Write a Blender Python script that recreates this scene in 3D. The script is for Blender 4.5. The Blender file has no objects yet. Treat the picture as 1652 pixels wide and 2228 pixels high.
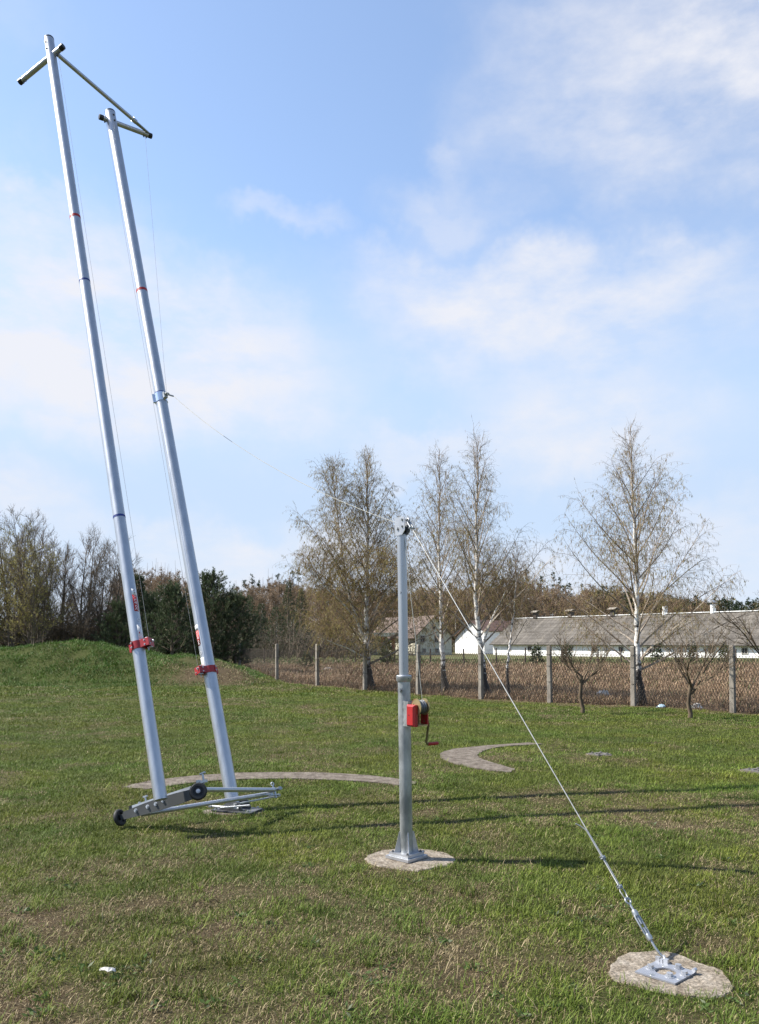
import bpy, math, random
import numpy as np
from mathutils import Vector, Matrix

random.seed(11)
rng = np.random.default_rng(11)
scene = bpy.context.scene
COL = scene.collection
V = Vector

# ------------------------------------------------------------------ camera
F, PX, PY, W, H = 1800.0, 826.0, 1321.0, 1652.0, 2228.0
TILT = math.atan(74 / 1800)
EYE = V((0, 0, 1.6))
FWD = V((0, math.cos(TILT), math.sin(TILT)))
UPV = V((0, -math.sin(TILT), math.cos(TILT)))


def ray(x, y):
    return FWD + V((1, 0, 0)) * ((x - PX) / F) + UPV * ((PY - y) / F)


def at(x, y, Y):
    r = ray(x, y)
    return EYE + r * (Y / r.y)


def ground(x, y, z=0.0):
    r = ray(x, y)
    return EYE + r * ((z - 1.6) / r.z)


def on_plane(x, y, B, u):
    r = ray(x, y)
    return EYE + r * ((B - EYE).dot(u) / r.dot(u))


def zd(ox, oy, s):
    """coordinates measured in an enlarged crop -> survey coordinates"""
    return lambda x, y: ((ox + x / s) / 1.83838, (oy + y / s) / 1.83838)


Z2 = zd(400, 2950, 2.2027)
Z5 = zd(1750, 2350, 1.2836)
Z6 = zd(900, 2450, 1.8356)
Z7 = zd(2280, 3250, 2.36)

# ------------------------------------------------------------------ noise and terrain


def _hash(i, j, seed):
    i = (i.astype(np.int64) * 374761393 + j.astype(np.int64) * 668265263 + seed * 982451653) & 0xFFFFFFFF
    i = ((i ^ (i >> 13)) * 1274126177) & 0xFFFFFFFF
    i = (i ^ (i >> 16)) & 0xFFFFFF
    return i / float(0xFFFFFF)


def vn(x, y, sc, seed):
    x = np.asarray(x, float) / sc
    y = np.asarray(y, float) / sc
    xi, yi = np.floor(x), np.floor(y)
    fx, fy = x - xi, y - yi
    fx, fy = fx * fx * (3 - 2 * fx), fy * fy * (3 - 2 * fy)
    a, b = _hash(xi, yi, seed), _hash(xi + 1, yi, seed)
    c, d = _hash(xi, yi + 1, seed), _hash(xi + 1, yi + 1, seed)
    return (a * (1 - fx) + b * fx) * (1 - fy) + (c * (1 - fx) + d * fx) * fy


def fbm(x, y, sc, seed, n=3):
    t, a, s = 0, 1.0, 0
    for k in range(n):
        t = t + a * vn(x, y, sc / 2 ** k, seed + k * 17)
        s += a
        a *= 0.55
    return t / s


def sstep(a, b, x):
    t = np.clip((np.asarray(x, float) - a) / (b - a), 0, 1)
    return t * t * (3 - 2 * t)


# outlines on the lawn
ARC1 = [(268, 1712), (300, 1703), (340, 1696), (400, 1689), (440, 1685), (520, 1681), (600, 1679), (680, 1680), (760, 1683), (820, 1688), (870, 1694), (910, 1701),
        (905, 1705), (868, 1707), (820, 1702), (760, 1698), (680, 1694), (600, 1693), (540, 1694), (480, 1697), (440, 1700), (400, 1704), (350, 1712), (320, 1716)]
ARC2 = [(957, 1643), (965, 1634), (985, 1629), (1020, 1625), (1060, 1621), (1110, 1618), (1150, 1615), (1184, 1618), (1150, 1620), (1110, 1622), (1075, 1627), (1050, 1633), (1040, 1641),
        (1042, 1648), (1062, 1656), (1090, 1664), (1122, 1673), (1112, 1679), (1080, 1677), (1050, 1673), (1015, 1667), (982, 1658), (963, 1650)]


def gpoly(pts):
    return [ground(*p).xy for p in pts]


def blob(cx, cy, rx, ry, seed, n=40, rough=0.09):
    rs = random.Random(seed)
    k = [rs.uniform(-1, 1) for _ in range(8)]
    out = []
    for i in range(n):
        a = 2 * math.pi * i / n
        m = 1 + rough * (k[0] * math.sin(2 * a + k[1] * 3) + k[2] * math.sin(3 * a + k[3] * 3) + .6 * k[4] * math.sin(7 * a + k[5] * 6)) + rs.uniform(-.02, .02)
        out.append(V((cx + rx * m * math.cos(a), cy + ry * m * math.sin(a))))
    return out


POST = ground(885, 1868)
PLATE = [ground(*Z7(x, y), z=.014) for x, y in ((613, 1497), (993, 1612), (1205, 1500), (822, 1393))]
PC = sum(PLATE, V()) / 4
POLE2B = ground(508, 1764)
FARP = ground(1305, 1642)
EDGEP = ground(1650, 1678)
ANCH = [(345, 1490), (385, 1400), (440, 1330), (560, 1290), (760, 1270), (900, 1280), (1000, 1300), (1180, 1370), (1300, 1410), (1390, 1435), (1450, 1470), (1540, 1570), (1555, 1620), (1545, 1660), (1480, 1695), (1350, 1720), (1240, 1718), (1150, 1705), (1050, 1690), (950, 1680), (750, 1640), (560, 1590), (420, 1550)]
PSTP = [(190, 430), (240, 385), (310, 348), (440, 315), (620, 300), (800, 300), (950, 300), (1100, 318), (1250, 348), (1330, 388), (1400, 440), (1375, 490), (1300, 515), (1230, 530), (1080, 560), (900, 592), (700, 582), (600, 560), (500, 545), (350, 520), (230, 480)]


def ragged(pts, z, seed, amp):
    rs = random.Random(seed)
    P = [ground(*p, z=z).xy for p in pts]
    out = []
    for i in range(len(P)):
        a, b = P[i], P[(i + 1) % len(P)]
        n = 3
        for k in range(n):
            out.append(a.lerp(b, k / n) + V((rs.uniform(-amp, amp), rs.uniform(-amp, amp))))
    return out


PADS = {
    'arc1': ragged(ARC1, .01, 21, .016), 'arc2': ragged(ARC2, .01, 22, .016),
    'post': ragged([zd(1400, 3300, 3.304)(*p) for p in PSTP], .01, 3, .010),
    'anchor': ragged([Z7(*p) for p in ANCH], .018, 5, .007),
    'pole': blob(POLE2B.x + .02, POLE2B.y - .02, .30, .17, 8),
    'far': blob(FARP.x, FARP.y, .19, .17, 9),
    'edge': blob(EDGEP.x, EDGEP.y, .22, .2, 12),
}


def in_poly(x, y, poly, grow=1.0):
    c = sum(poly, V((0, 0))) / len(poly)
    P = [(c.x + (p.x - c.x) * grow, c.y + (p.y - c.y) * grow) for p in poly]
    r = np.zeros(np.shape(x), bool)
    j = len(P) - 1
    for i in range(len(P)):
        xi, yi = P[i]
        xj, yj = P[j]
        if yi != yj:
            r ^= ((yi > y) != (yj > y)) & (x < (xj - xi) * (y - yi) / (yj - yi) + xi)
        j = i
    return r


FENCE = [(521, 1466.5), (603, 1485), (691, 1493), (794, 1502), (910, 1511), (1047, 1520.5), (1197, 1529), (1379, 1537), (1595, 1550)]
FP = [ground(*p) for p in FENCE]
_d = (FP[-1] - FP[0]).normalized()
FP = [FP[0] - _d * 6.4, FP[0] - _d * 3.2] + FP + [FP[-1] + (FP[-1] - FP[-2]).normalized() * 2.5, FP[-1] + (FP[-1] - FP[-2]).normalized() * 5.0]


def fence_side(x, y):
    """> 0 beyond the fence"""
    xs = np.array([p.x for p in FP])
    ys = np.array([p.y for p in FP])
    return y - np.interp(x, xs, ys, left=ys[0] + 10, right=ys[-1] - 4)


def height(x, y):
    x = np.asarray(x, float)
    y = np.asarray(y, float)
    lawn = sstep(60, 30, y)
    z = lawn * ((fbm(x, y, 1.7, 5, 3) - .5) * .085 + (vn(x, y, .33, 9) - .5) * .014)
    # keep it level round the concrete
    for k, p in PADS.items():
        cx, cy = sum(q.x for q in p) / len(p), sum(q.y for q in p) / len(p)
        if k.startswith('arc'):
            m = sstep(1.9, .9, np.abs(np.hypot((x - cx) / (max(q.x for q in p) - cx), (y - cy) / max(.3, max(q.y for q in p) - cy))))
        else:
            m = sstep(.75, .4, np.hypot(x - cx, y - cy))
        z = z * (1 - m) - .003 * m
    # grassed bank on the left
    crest = 33.5 + .6 * np.sin(x * .4)
    top = np.interp(x, [-60, -17, -14.5, -12.2, -10.6, -9, -7.6, -6.6, -5.6, -4.6, -3.4], [1.28, 1.20, 1.26, 1.40, 1.26, 1.0, .94, .76, .5, .18, 0])
    top = top + (fbm(x, y, 2.4, 31, 3) - .5) * .5 * np.clip(top, 0, 1) + (fbm(x, y, .9, 37, 2) - .5) * .26 * np.clip(top * 1.5, 0, 1)
    prof = np.where(y < crest, sstep(-4.8, -.4, y - crest), sstep(8, .8, y - crest))
    z = z + np.clip(top, 0, 3) * prof
    # the land falls gently away beyond the fence
    z = z - .9 * sstep(40, 150, y)
    z = z + sstep(22, 26, y) * sstep(120, 60, y) * (fbm(x, y, 3.1, 77, 2) - .5) * .12
    return z


def hz(x, y):
    return float(height(np.array([x]), np.array([y]))[0])


# ------------------------------------------------------------------ materials
def new_mat(name):
    m = bpy.data.materials.new(name)
    m.use_nodes = True
    nt = m.node_tree
    b = nt.nodes['Principled BSDF']
    return m, nt, b


def N(nt, kind, **kw):
    n = nt.nodes.new(kind)
    for k, v in kw.items():
        if k in n.inputs:
            n.inputs[k].default_value = v
        else:
            setattr(n, k, v)
    return n


def ramp(nt, stops):
    r = nt.nodes.new('ShaderNodeValToRGB')
    e = r.color_ramp.elements
    while len(e) > 1:
        e.remove(e[-1])
    e[0].position, e[0].color = stops[0][0], (*stops[0][1], 1)
    for p, c in stops[1:]:
        q = e.new(p)
        q.color = (*c, 1)
    return r


def noisy(name, stops, scale=8, detail=5, rough=.8, metal=0., bump=0., bscale=None, coord='Object', stretch=(1, 1, 1), spec=.3, rvar=0.):
    m, nt, b = new_mat(name)
    tc = N(nt, 'ShaderNodeTexCoord')
    mp = N(nt, 'ShaderNodeMapping')
    mp.inputs['Scale'].default_value = stretch
    nt.links.new(tc.outputs[coord], mp.inputs['Vector'])
    no = N(nt, 'ShaderNodeTexNoise', Scale=scale, Detail=detail, Roughness=.6)
    nt.links.new(mp.outputs[0], no.inputs['Vector'])
    r = ramp(nt, stops)
    nt.links.new(no.outputs['Fac'], r.inputs[0])
    nt.links.new(r.outputs[0], b.inputs['Base Color'])
    b.inputs['Roughness'].default_value = rough
    b.inputs['Metallic'].default_value = metal
    b.inputs['Specular IOR Level'].default_value = spec
    if rvar:
        mr = N(nt, 'ShaderNodeMapRange')
        mr.inputs['To Min'].default_value = rough - rvar
        mr.inputs['To Max'].default_value = rough + rvar
        nt.links.new(no.outputs['Fac'], mr.inputs['Value'])
        nt.links.new(mr.outputs[0], b.inputs['Roughness'])
    if bump:
        n2 = N(nt, 'ShaderNodeTexNoise', Scale=bscale or scale * 3, Detail=4)
        nt.links.new(mp.outputs[0], n2.inputs['Vector'])
        bp = N(nt, 'ShaderNodeBump', Strength=bump, Distance=.02)
        nt.links.new(n2.outputs['Fac'], bp.inputs['Height'])
        nt.links.new(bp.outputs[0], b.inputs['Normal'])
    return m


def attr_mat(name, rough=.7, trans=0.25, spec=.15):
    """colour carried by each blade or leaf, a little light passing through"""
    m, nt, b = new_mat(name)
    a = N(nt, 'ShaderNodeAttribute', attribute_name='Col')
    nt.links.new(a.outputs['Color'], b.inputs['Base Color'])
    b.inputs['Roughness'].default_value = rough
    b.inputs['Specular IOR Level'].default_value = spec
    if trans:
        t = N(nt, 'ShaderNodeBsdfTranslucent')
        nt.links.new(a.outputs['Color'], t.inputs['Color'])
        mx = N(nt, 'ShaderNodeMixShader', Fac=trans)
        mx.inputs[0].default_value = trans
        nt.links.new(b.outputs[0], mx.inputs[1])
        nt.links.new(t.outputs[0], mx.inputs[2])
        nt.links.new(mx.outputs[0], nt.nodes['Material Output'].inputs['Surface'])
    return m


M = {}
M['alu'] = noisy('satin_aluminium', [(.3, (.38, .395, .42)), (.7, (.47, .485, .51))], scale=3, rough=.38, metal=.72, stretch=(6, 6, .35), rvar=.05, spec=.5)
M['zinc'] = noisy('galvanised_steel', [(.3, (.28, .295, .30)), (.5, (.38, .395, .40)), (.7, (.47, .48, .485))], scale=9, rough=.42, metal=.75, bump=.05, bscale=60, rvar=.12)
M['post_zinc'] = noisy('mottled_hot_dip_zinc', [(.36, (.22, .235, .24)), (.5, (.36, .375, .38)), (.64, (.50, .51, .515))], scale=7, detail=7, rough=.42, metal=.7, bump=.04, bscale=60, rvar=.14, stretch=(1, 1, .5))
M['white_zinc'] = noisy('bright_zinc_plate', [(.3, (.38, .39, .41)), (.5, (.47, .48, .50)), (.7, (.54, .55, .57))], scale=7, rough=.42, metal=.75, rvar=.08)
M['plate'] = noisy('plate_zinc', [(.3, (.30, .315, .35)), (.7, (.36, .375, .41))], scale=7, rough=.5, metal=.6, rvar=.08)
M['chrome'] = noisy('chromed_clamp', [(.3, (.75, .76, .78)), (.7, (.85, .86, .88))], scale=5, rough=.13, metal=1)
M['dsteel'] = noisy('dark_steel', [(.3, (.10, .105, .11)), (.7, (.2, .2, .21))], scale=14, rough=.5, metal=.6, rvar=.1)
M['beam'] = noisy('grey_painted_beam', [(.3, (.04, .042, .042)), (.7, (.06, .063, .063))], scale=6, rough=.5, metal=0.)
M['rubber'] = noisy('black_rubber', [(.3, (.012, .012, .013)), (.7, (.03, .03, .03))], scale=20, rough=.6)
M['cap'] = noisy('black_plastic_cap', [(.3, (.012, .012, .013)), (.7, (.02, .02, .02))], scale=10, rough=.4)
M['red'] = noisy('red_lacquer', [(.3, (.27, .010, .012)), (.7, (.33, .016, .017))], scale=4, rough=.36, spec=.5, rvar=.06)
M['dred'] = noisy('dark_red_handle', [(.3, (.25, .015, .015)), (.7, (.33, .02, .02))], scale=8, rough=.45)
M['redtape'] = noisy('red_tape', [(.3, (.34, .02, .02)), (.7, (.40, .026, .024))], scale=6, rough=.5)
M['bluetape'] = noisy('blue_tape', [(.3, (.015, .03, .16)), (.7, (.02, .04, .2))], scale=6, rough=.5)
M['white'] = noisy('white_sticker', [(.3, (.72, .72, .72)), (.7, (.8, .8, .8))], scale=6, rough=.5)
M['ink'] = noisy('black_ink', [(.3, (.02, .02, .025)), (.7, (.04, .04, .05))], scale=6, rough=.6)
M['greyink'] = noisy('grey_ink', [(.3, (.3, .3, .32)), (.7, (.36, .36, .38))], scale=6, rough=.6)
M['brass'] = noisy('yellow_passivated_steel', [(.3, (.36, .28, .14)), (.7, (.48, .385, .21))], scale=9, rough=.38, metal=.7, rvar=.08)
M['dull'] = noisy('dull_old_steel', [(.3, (.085, .08, .075)), (.7, (.15, .14, .13))], scale=12, rough=.8)
M['crank'] = noisy('dark_passivated_crank', [(.3, (.10, .085, .035)), (.7, (.17, .145, .065))], scale=12, rough=.45, metal=.4)
M['wire'] = noisy('steel_wire', [(.3, (.32, .32, .30)), (.7, (.46, .46, .44))], scale=60, rough=.5, metal=.5)
M['thin'] = noisy('thin_grey_line', [(.3, (.2, .2, .2)), (.7, (.3, .3, .3))], scale=30, rough=.7)
M['rope'] = noisy('pale_rope', [(.3, (.30, .29, .25)), (.7, (.42, .41, .36))], scale=70, rough=.8)
M['concrete'] = noisy('rough_concrete', [(.30, (.09, .068, .048)), (.42, (.17, .14, .105)), (.55, (.225, .192, .152)), (.70, (.29, .255, .21))], scale=11, detail=12, rough=.95, bump=.45, bscale=70)
M['concrete2'] = noisy('worn_concrete', [(.3, (.065, .05, .036)), (.5, (.125, .103, .082)), (.68, (.185, .158, .128))], scale=9, detail=9, rough=.95, bump=.6, bscale=40)
M['fpost'] = noisy('fence_post_concrete', [(.3, (.13, .112, .09)), (.5, (.235, .208, .172)), (.7, (.32, .288, .242))], scale=6, detail=8, rough=.95, bump=.4, stretch=(1, 1, .4))
M['fwire'] = noisy('rusty_fence_wire', [(.3, (.03, .024, .018)), (.7, (.07, .055, .04))], scale=12, rough=.8)
M['darkpost'] = noisy('dark_wood_post', [(.3, (.05, .035, .028)), (.7, (.10, .075, .06))], scale=8, rough=.9)


def speckle(mat, scale, lo, hi):
    """fine aggregate over the broad staining"""
    nt = mat.node_tree
    b = nt.nodes['Principled BSDF']
    src = b.inputs['Base Color'].links[0].from_socket
    tc = N(nt, 'ShaderNodeTexCoord')
    no = N(nt, 'ShaderNodeTexNoise', Scale=scale, Detail=6, Roughness=.8)
    nt.links.new(tc.outputs['Object'], no.inputs['Vector'])
    r = ramp(nt, [(.36, (lo, lo, lo * .95)), (.5, (.95, .95, .95)), (.64, (hi, hi, hi))])
    nt.links.new(no.outputs['Fac'], r.inputs[0])
    mu = N(nt, 'ShaderNodeMixRGB', blend_type='MULTIPLY')
    mu.inputs[0].default_value = 1
    nt.links.new(src, mu.inputs[1])
    nt.links.new(r.outputs[0], mu.inputs[2])
    nt.links.new(mu.outputs[0], b.inputs['Base Color'])


speckle(M['concrete'], 55, .45, 1.6)
speckle(M['concrete2'], 40, .55, 1.45)


def birch_bark():
    m, nt, b = new_mat('birch_bark')
    tc = N(nt, 'ShaderNodeTexCoord')
    mp = N(nt, 'ShaderNodeMapping')
    mp.inputs['Scale'].default_value = (3.5, 3.5, 11)
    nt.links.new(tc.outputs['Object'], mp.inputs['Vector'])
    n1 = N(nt, 'ShaderNodeTexNoise', Scale=1.5, Detail=5, Roughness=.65)
    nt.links.new(mp.outputs[0], n1.inputs['Vector'])
    sx = N(nt, 'ShaderNodeSeparateXYZ')
    nt.links.new(tc.outputs['Object'], sx.inputs[0])
    # old corky bark low on the trunk
    mr = N(nt, 'ShaderNodeMapRange')
    mr.inputs['From Min'].default_value = .15
    mr.inputs['From Max'].default_value = 1.25
    mr.inputs['To Min'].default_value = .34
    mr.inputs['To Max'].default_value = 0
    nt.links.new(sx.outputs['Z'], mr.inputs['Value'])
    su = N(nt, 'ShaderNodeMath', operation='SUBTRACT')
    nt.links.new(n1.outputs['Fac'], su.inputs[0])
    nt.links.new(mr.outputs[0], su.inputs[1])
    r = ramp(nt, [(.30, (.03, .027, .025)), (.385, (.06, .05, .045)), (.43, (.50, .47, .43)), (.6, (.72, .69, .64)), (.8, (.8, .78, .74))])
    nt.links.new(su.outputs[0], r.inputs[0])
    # upper stem turns russet
    mr2 = N(nt, 'ShaderNodeMapRange')
    mr2.inputs['From Min'].default_value = 4.3
    mr2.inputs['From Max'].default_value = 6.6
    mr2.inputs['To Max'].default_value = .85
    nt.links.new(sx.outputs['Z'], mr2.inputs['Value'])
    mx = N(nt, 'ShaderNodeMixRGB')
    mx.inputs[2].default_value = (.15, .095, .06, 1)
    nt.links.new(mr2.outputs[0], mx.inputs[0])
    nt.links.new(r.outputs[0], mx.inputs[1])
    nt.links.new(mx.outputs[0], b.inputs['Base Color'])
    b.inputs['Roughness'].default_value = .8
    return m


M['birch'] = birch_bark()
M['twig'] = noisy('birch_twigs', [(.3, (.115, .08, .048)), (.7, (.24, .175, .105))], scale=2, rough=.85)
M['limb'] = noisy('birch_limbs', [(.35, (.13, .095, .065)), (.5, (.27, .22, .17)), (.7, (.42, .38, .32))], scale=3, rough=.85)
M['bark'] = noisy('dark_bark', [(.3, (.08, .062, .046)), (.7, (.17, .135, .10))], scale=5, rough=.95, stretch=(2, 2, .6))
M['fruitbark'] = noisy('orchard_bark', [(.3, (.05, .036, .024)), (.7, (.16, .12, .075))], scale=5, rough=.9, stretch=(2, 2, .6))
M['leaf'] = attr_mat('leaf_tissue', .65, .3)
M['needle'] = attr_mat('needle_tissue', .6, .12)
M['grass'] = attr_mat('grass_blade', .6, .14, .2)
M['render'] = noisy('cream_render', [(.3, (.50, .47, .36)), (.7, (.58, .55, .43))], scale=2, rough=.9)
M['limewash'] = noisy('limewashed_wall', [(.25, (.62, .61, .58)), (.6, (.8, .8, .78)), (.8, (.84, .84, .83))], scale=1.2, detail=8, rough=.9)
M['column'] = noisy('dark_red_column', [(.3, (.16, .03, .03)), (.7, (.22, .045, .04))], scale=3, rough=.7)
M['glass'] = noisy('dark_window_glass', [(.3, (.02, .022, .026)), (.7, (.05, .052, .056))], scale=2, rough=.12, spec=.5)
M['frame'] = noisy('window_frame_paint', [(.3, (.3, .28, .24)), (.7, (.38, .36, .32))], scale=5, rough=.7)
M['wood'] = noisy('weathered_wood', [(.3, (.05, .042, .035)), (.7, (.10, .085, .07))], scale=4, rough=.9)
M['tanwood'] = noisy('tan_planks', [(.3, (.34, .19, .09)), (.7, (.45, .27, .14))], scale=3, rough=.85, stretch=(1, 1, 6))
M['brick'] = noisy('red_brick', [(.3, (.17, .055, .04)), (.7, (.25, .085, .06))], scale=6, rough=.9)
M['plastic'] = noisy('white_plastic_film', [(.3, (.46, .44, .40)), (.7, (.62, .60, .56))], scale=6, rough=.4)
M['blueplastic'] = noisy('pale_blue_plastic_film', [(.3, (.22, .36, .45)), (.7, (.4, .48, .52))], scale=6, rough=.4)
M['rock'] = noisy('field_stone', [(.3, (.3, .27, .24)), (.7, (.45, .42, .38))], scale=3, rough=.95, bump=.4)


def roof_mat(name, stops, freq, axis='X', strength=.8):
    m, nt, b = new_mat(name)
    tc = N(nt, 'ShaderNodeTexCoord')
    no = N(nt, 'ShaderNodeTexNoise', Scale=.35, Detail=9, Roughness=.7)
    nt.links.new(tc.outputs['Object'], no.inputs['Vector'])
    r = ramp(nt, stops)
    nt.links.new(no.outputs['Fac'], r.inputs[0])
    wv = N(nt, 'ShaderNodeTexWave', Scale=freq, Distortion=.15)
    wv.bands_direction = axis
    nt.links.new(tc.outputs['UV'], wv.inputs['Vector'])
    bp = N(nt, 'ShaderNodeBump', Strength=strength, Distance=.08)
    nt.links.new(wv.outputs['Fac'], bp.inputs['Height'])
    # sheet courses: thin stained laps across the slope
    w2 = N(nt, 'ShaderNodeTexWave', Scale=.28)
    w2.bands_direction = 'Y'
    nt.links.new(tc.outputs['UV'], w2.inputs['Vector'])
    lap = ramp(nt, [(0, (1, 1, 1)), (.9, (1, 1, 1)), (.97, (.6, .58, .55))])
    nt.links.new(w2.outputs['Fac'], lap.inputs[0])
    mu = N(nt, 'ShaderNodeMixRGB', blend_type='MULTIPLY')
    mu.inputs[0].default_value = .8
    nt.links.new(r.outputs[0], mu.inputs[1])
    nt.links.new(lap.outputs[0], mu.inputs[2])
    nt.links.new(mu.outputs[0], b.inputs['Base Color'])
    nt.links.new(bp.outputs[0], b.inputs['Normal'])
    mp = N(nt, 'ShaderNodeMapping')
    mp.inputs['Scale'].default_value = (1.6, .12, 1)
    nt.links.new(tc.outputs['UV'], mp.inputs['Vector'])
    st = N(nt, 'ShaderNodeTexNoise', Scale=1.0, Detail=6, Roughness=.7)
    nt.links.new(mp.outputs[0], st.inputs['Vector'])
    sr = ramp(nt, [(.36, (.68, .66, .62)), (.52, (1, 1, 1)), (.66, (1.5, 1.48, 1.42))])
    nt.links.new(st.outputs['Fac'], sr.inputs[0])
    m2 = N(nt, 'ShaderNodeMixRGB', blend_type='MULTIPLY')
    m2.inputs[0].default_value = 1
    nt.links.new(mu.outputs[0], m2.inputs[1])
    nt.links.new(sr.outputs[0], m2.inputs[2])
    nt.links.new(m2.outputs[0], b.inputs['Base Color'])
    b.inputs['Roughness'].default_value = .9
    return m


M['sheetroof'] = roof_mat('corrugated_cement_roof', [(.3, (.060, .052, .043)), (.5, (.115, .102, .086)), (.7, (.165, .148, .126))], 1.6)
M['tileroof'] = roof_mat('brown_tile_roof', [(.25, (.07, .035, .026)), (.5, (.11, .06, .045)), (.75, (.15, .09, .07))], 1.4)
M['houseroof'] = roof_mat('faded_tile_roof', [(.25, (.10, .07, .055)), (.5, (.15, .11, .09)), (.75, (.2, .15, .125))], 1.2)


def ground_mat():
    m, nt, b = new_mat('lawn_soil')
    a = N(nt, 'ShaderNodeAttribute', attribute_name='Col')
    tc = N(nt, 'ShaderNodeTexCoord')
    n1 = N(nt, 'ShaderNodeTexNoise', Scale=26, Detail=8, Roughness=.75)
    nt.links.new(tc.outputs['Object'], n1.inputs['Vector'])
    r = ramp(nt, [(.25, (.45, .42, .4)), (.5, (.95, .95, .95)), (.75, (1.55, 1.45, 1.3))])
    nt.links.new(n1.outputs['Fac'], r.inputs[0])
    mu = N(nt, 'ShaderNodeMixRGB', blend_type='MULTIPLY')
    mu.inputs[0].default_value = 1
    nt.links.new(a.outputs['Color'], mu.inputs[1])
    nt.links.new(r.outputs[0], mu.inputs[2])
    nt.links.new(mu.outputs[0], b.inputs['Base Color'])
    bp = N(nt, 'ShaderNodeBump', Strength=.9, Distance=.03)
    nt.links.new(n1.outputs['Fac'], bp.inputs['Height'])
    nt.links.new(bp.outputs[0], b.inputs['Normal'])
    b.inputs['Roughness'].default_value = .95
    b.inputs['Specular IOR Level'].default_value = .1
    return m


M['ground'] = ground_mat()

# ------------------------------------------------------------------ object helpers


def tag(o, label=None, cat=None, group=None, kind=None):
    if label:
        o['label'] = label
    if cat:
        o['category'] = cat
    if group:
        o['group'] = group
    if kind:
        o['kind'] = kind
    return o


def thing(name, label, cat, loc=(0, 0, 0), group=None):
    o = bpy.data.objects.new(name, None)
    o.empty_display_size = .1
    COL.objects.link(o)
    o.location = loc
    return tag(o, label, cat, group)


def root_loc(p):
    while p.parent is not None:
        p = p.parent
    return p.location.copy()


def link(name, me, mats, parent=None, origin=None, label=None):
    if not isinstance(mats, (list, tuple)):
        mats = [mats]
    for m in mats:
        me.materials.append(m)
    o = bpy.data.objects.new(name, me)
    COL.objects.link(o)
    if parent is not None:
        o.parent = parent
    elif origin is not None:
        o.location = origin
    if label:
        o['label'] = label
    return o


def frame_of(axis):
    a = axis.normalized()
    t = V((0, 0, 1)) if abs(a.z) < .9 else V((1, 0, 0))
    e1 = t.cross(a).normalized()
    return e1, a.cross(e1).normalized(), a


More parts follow.
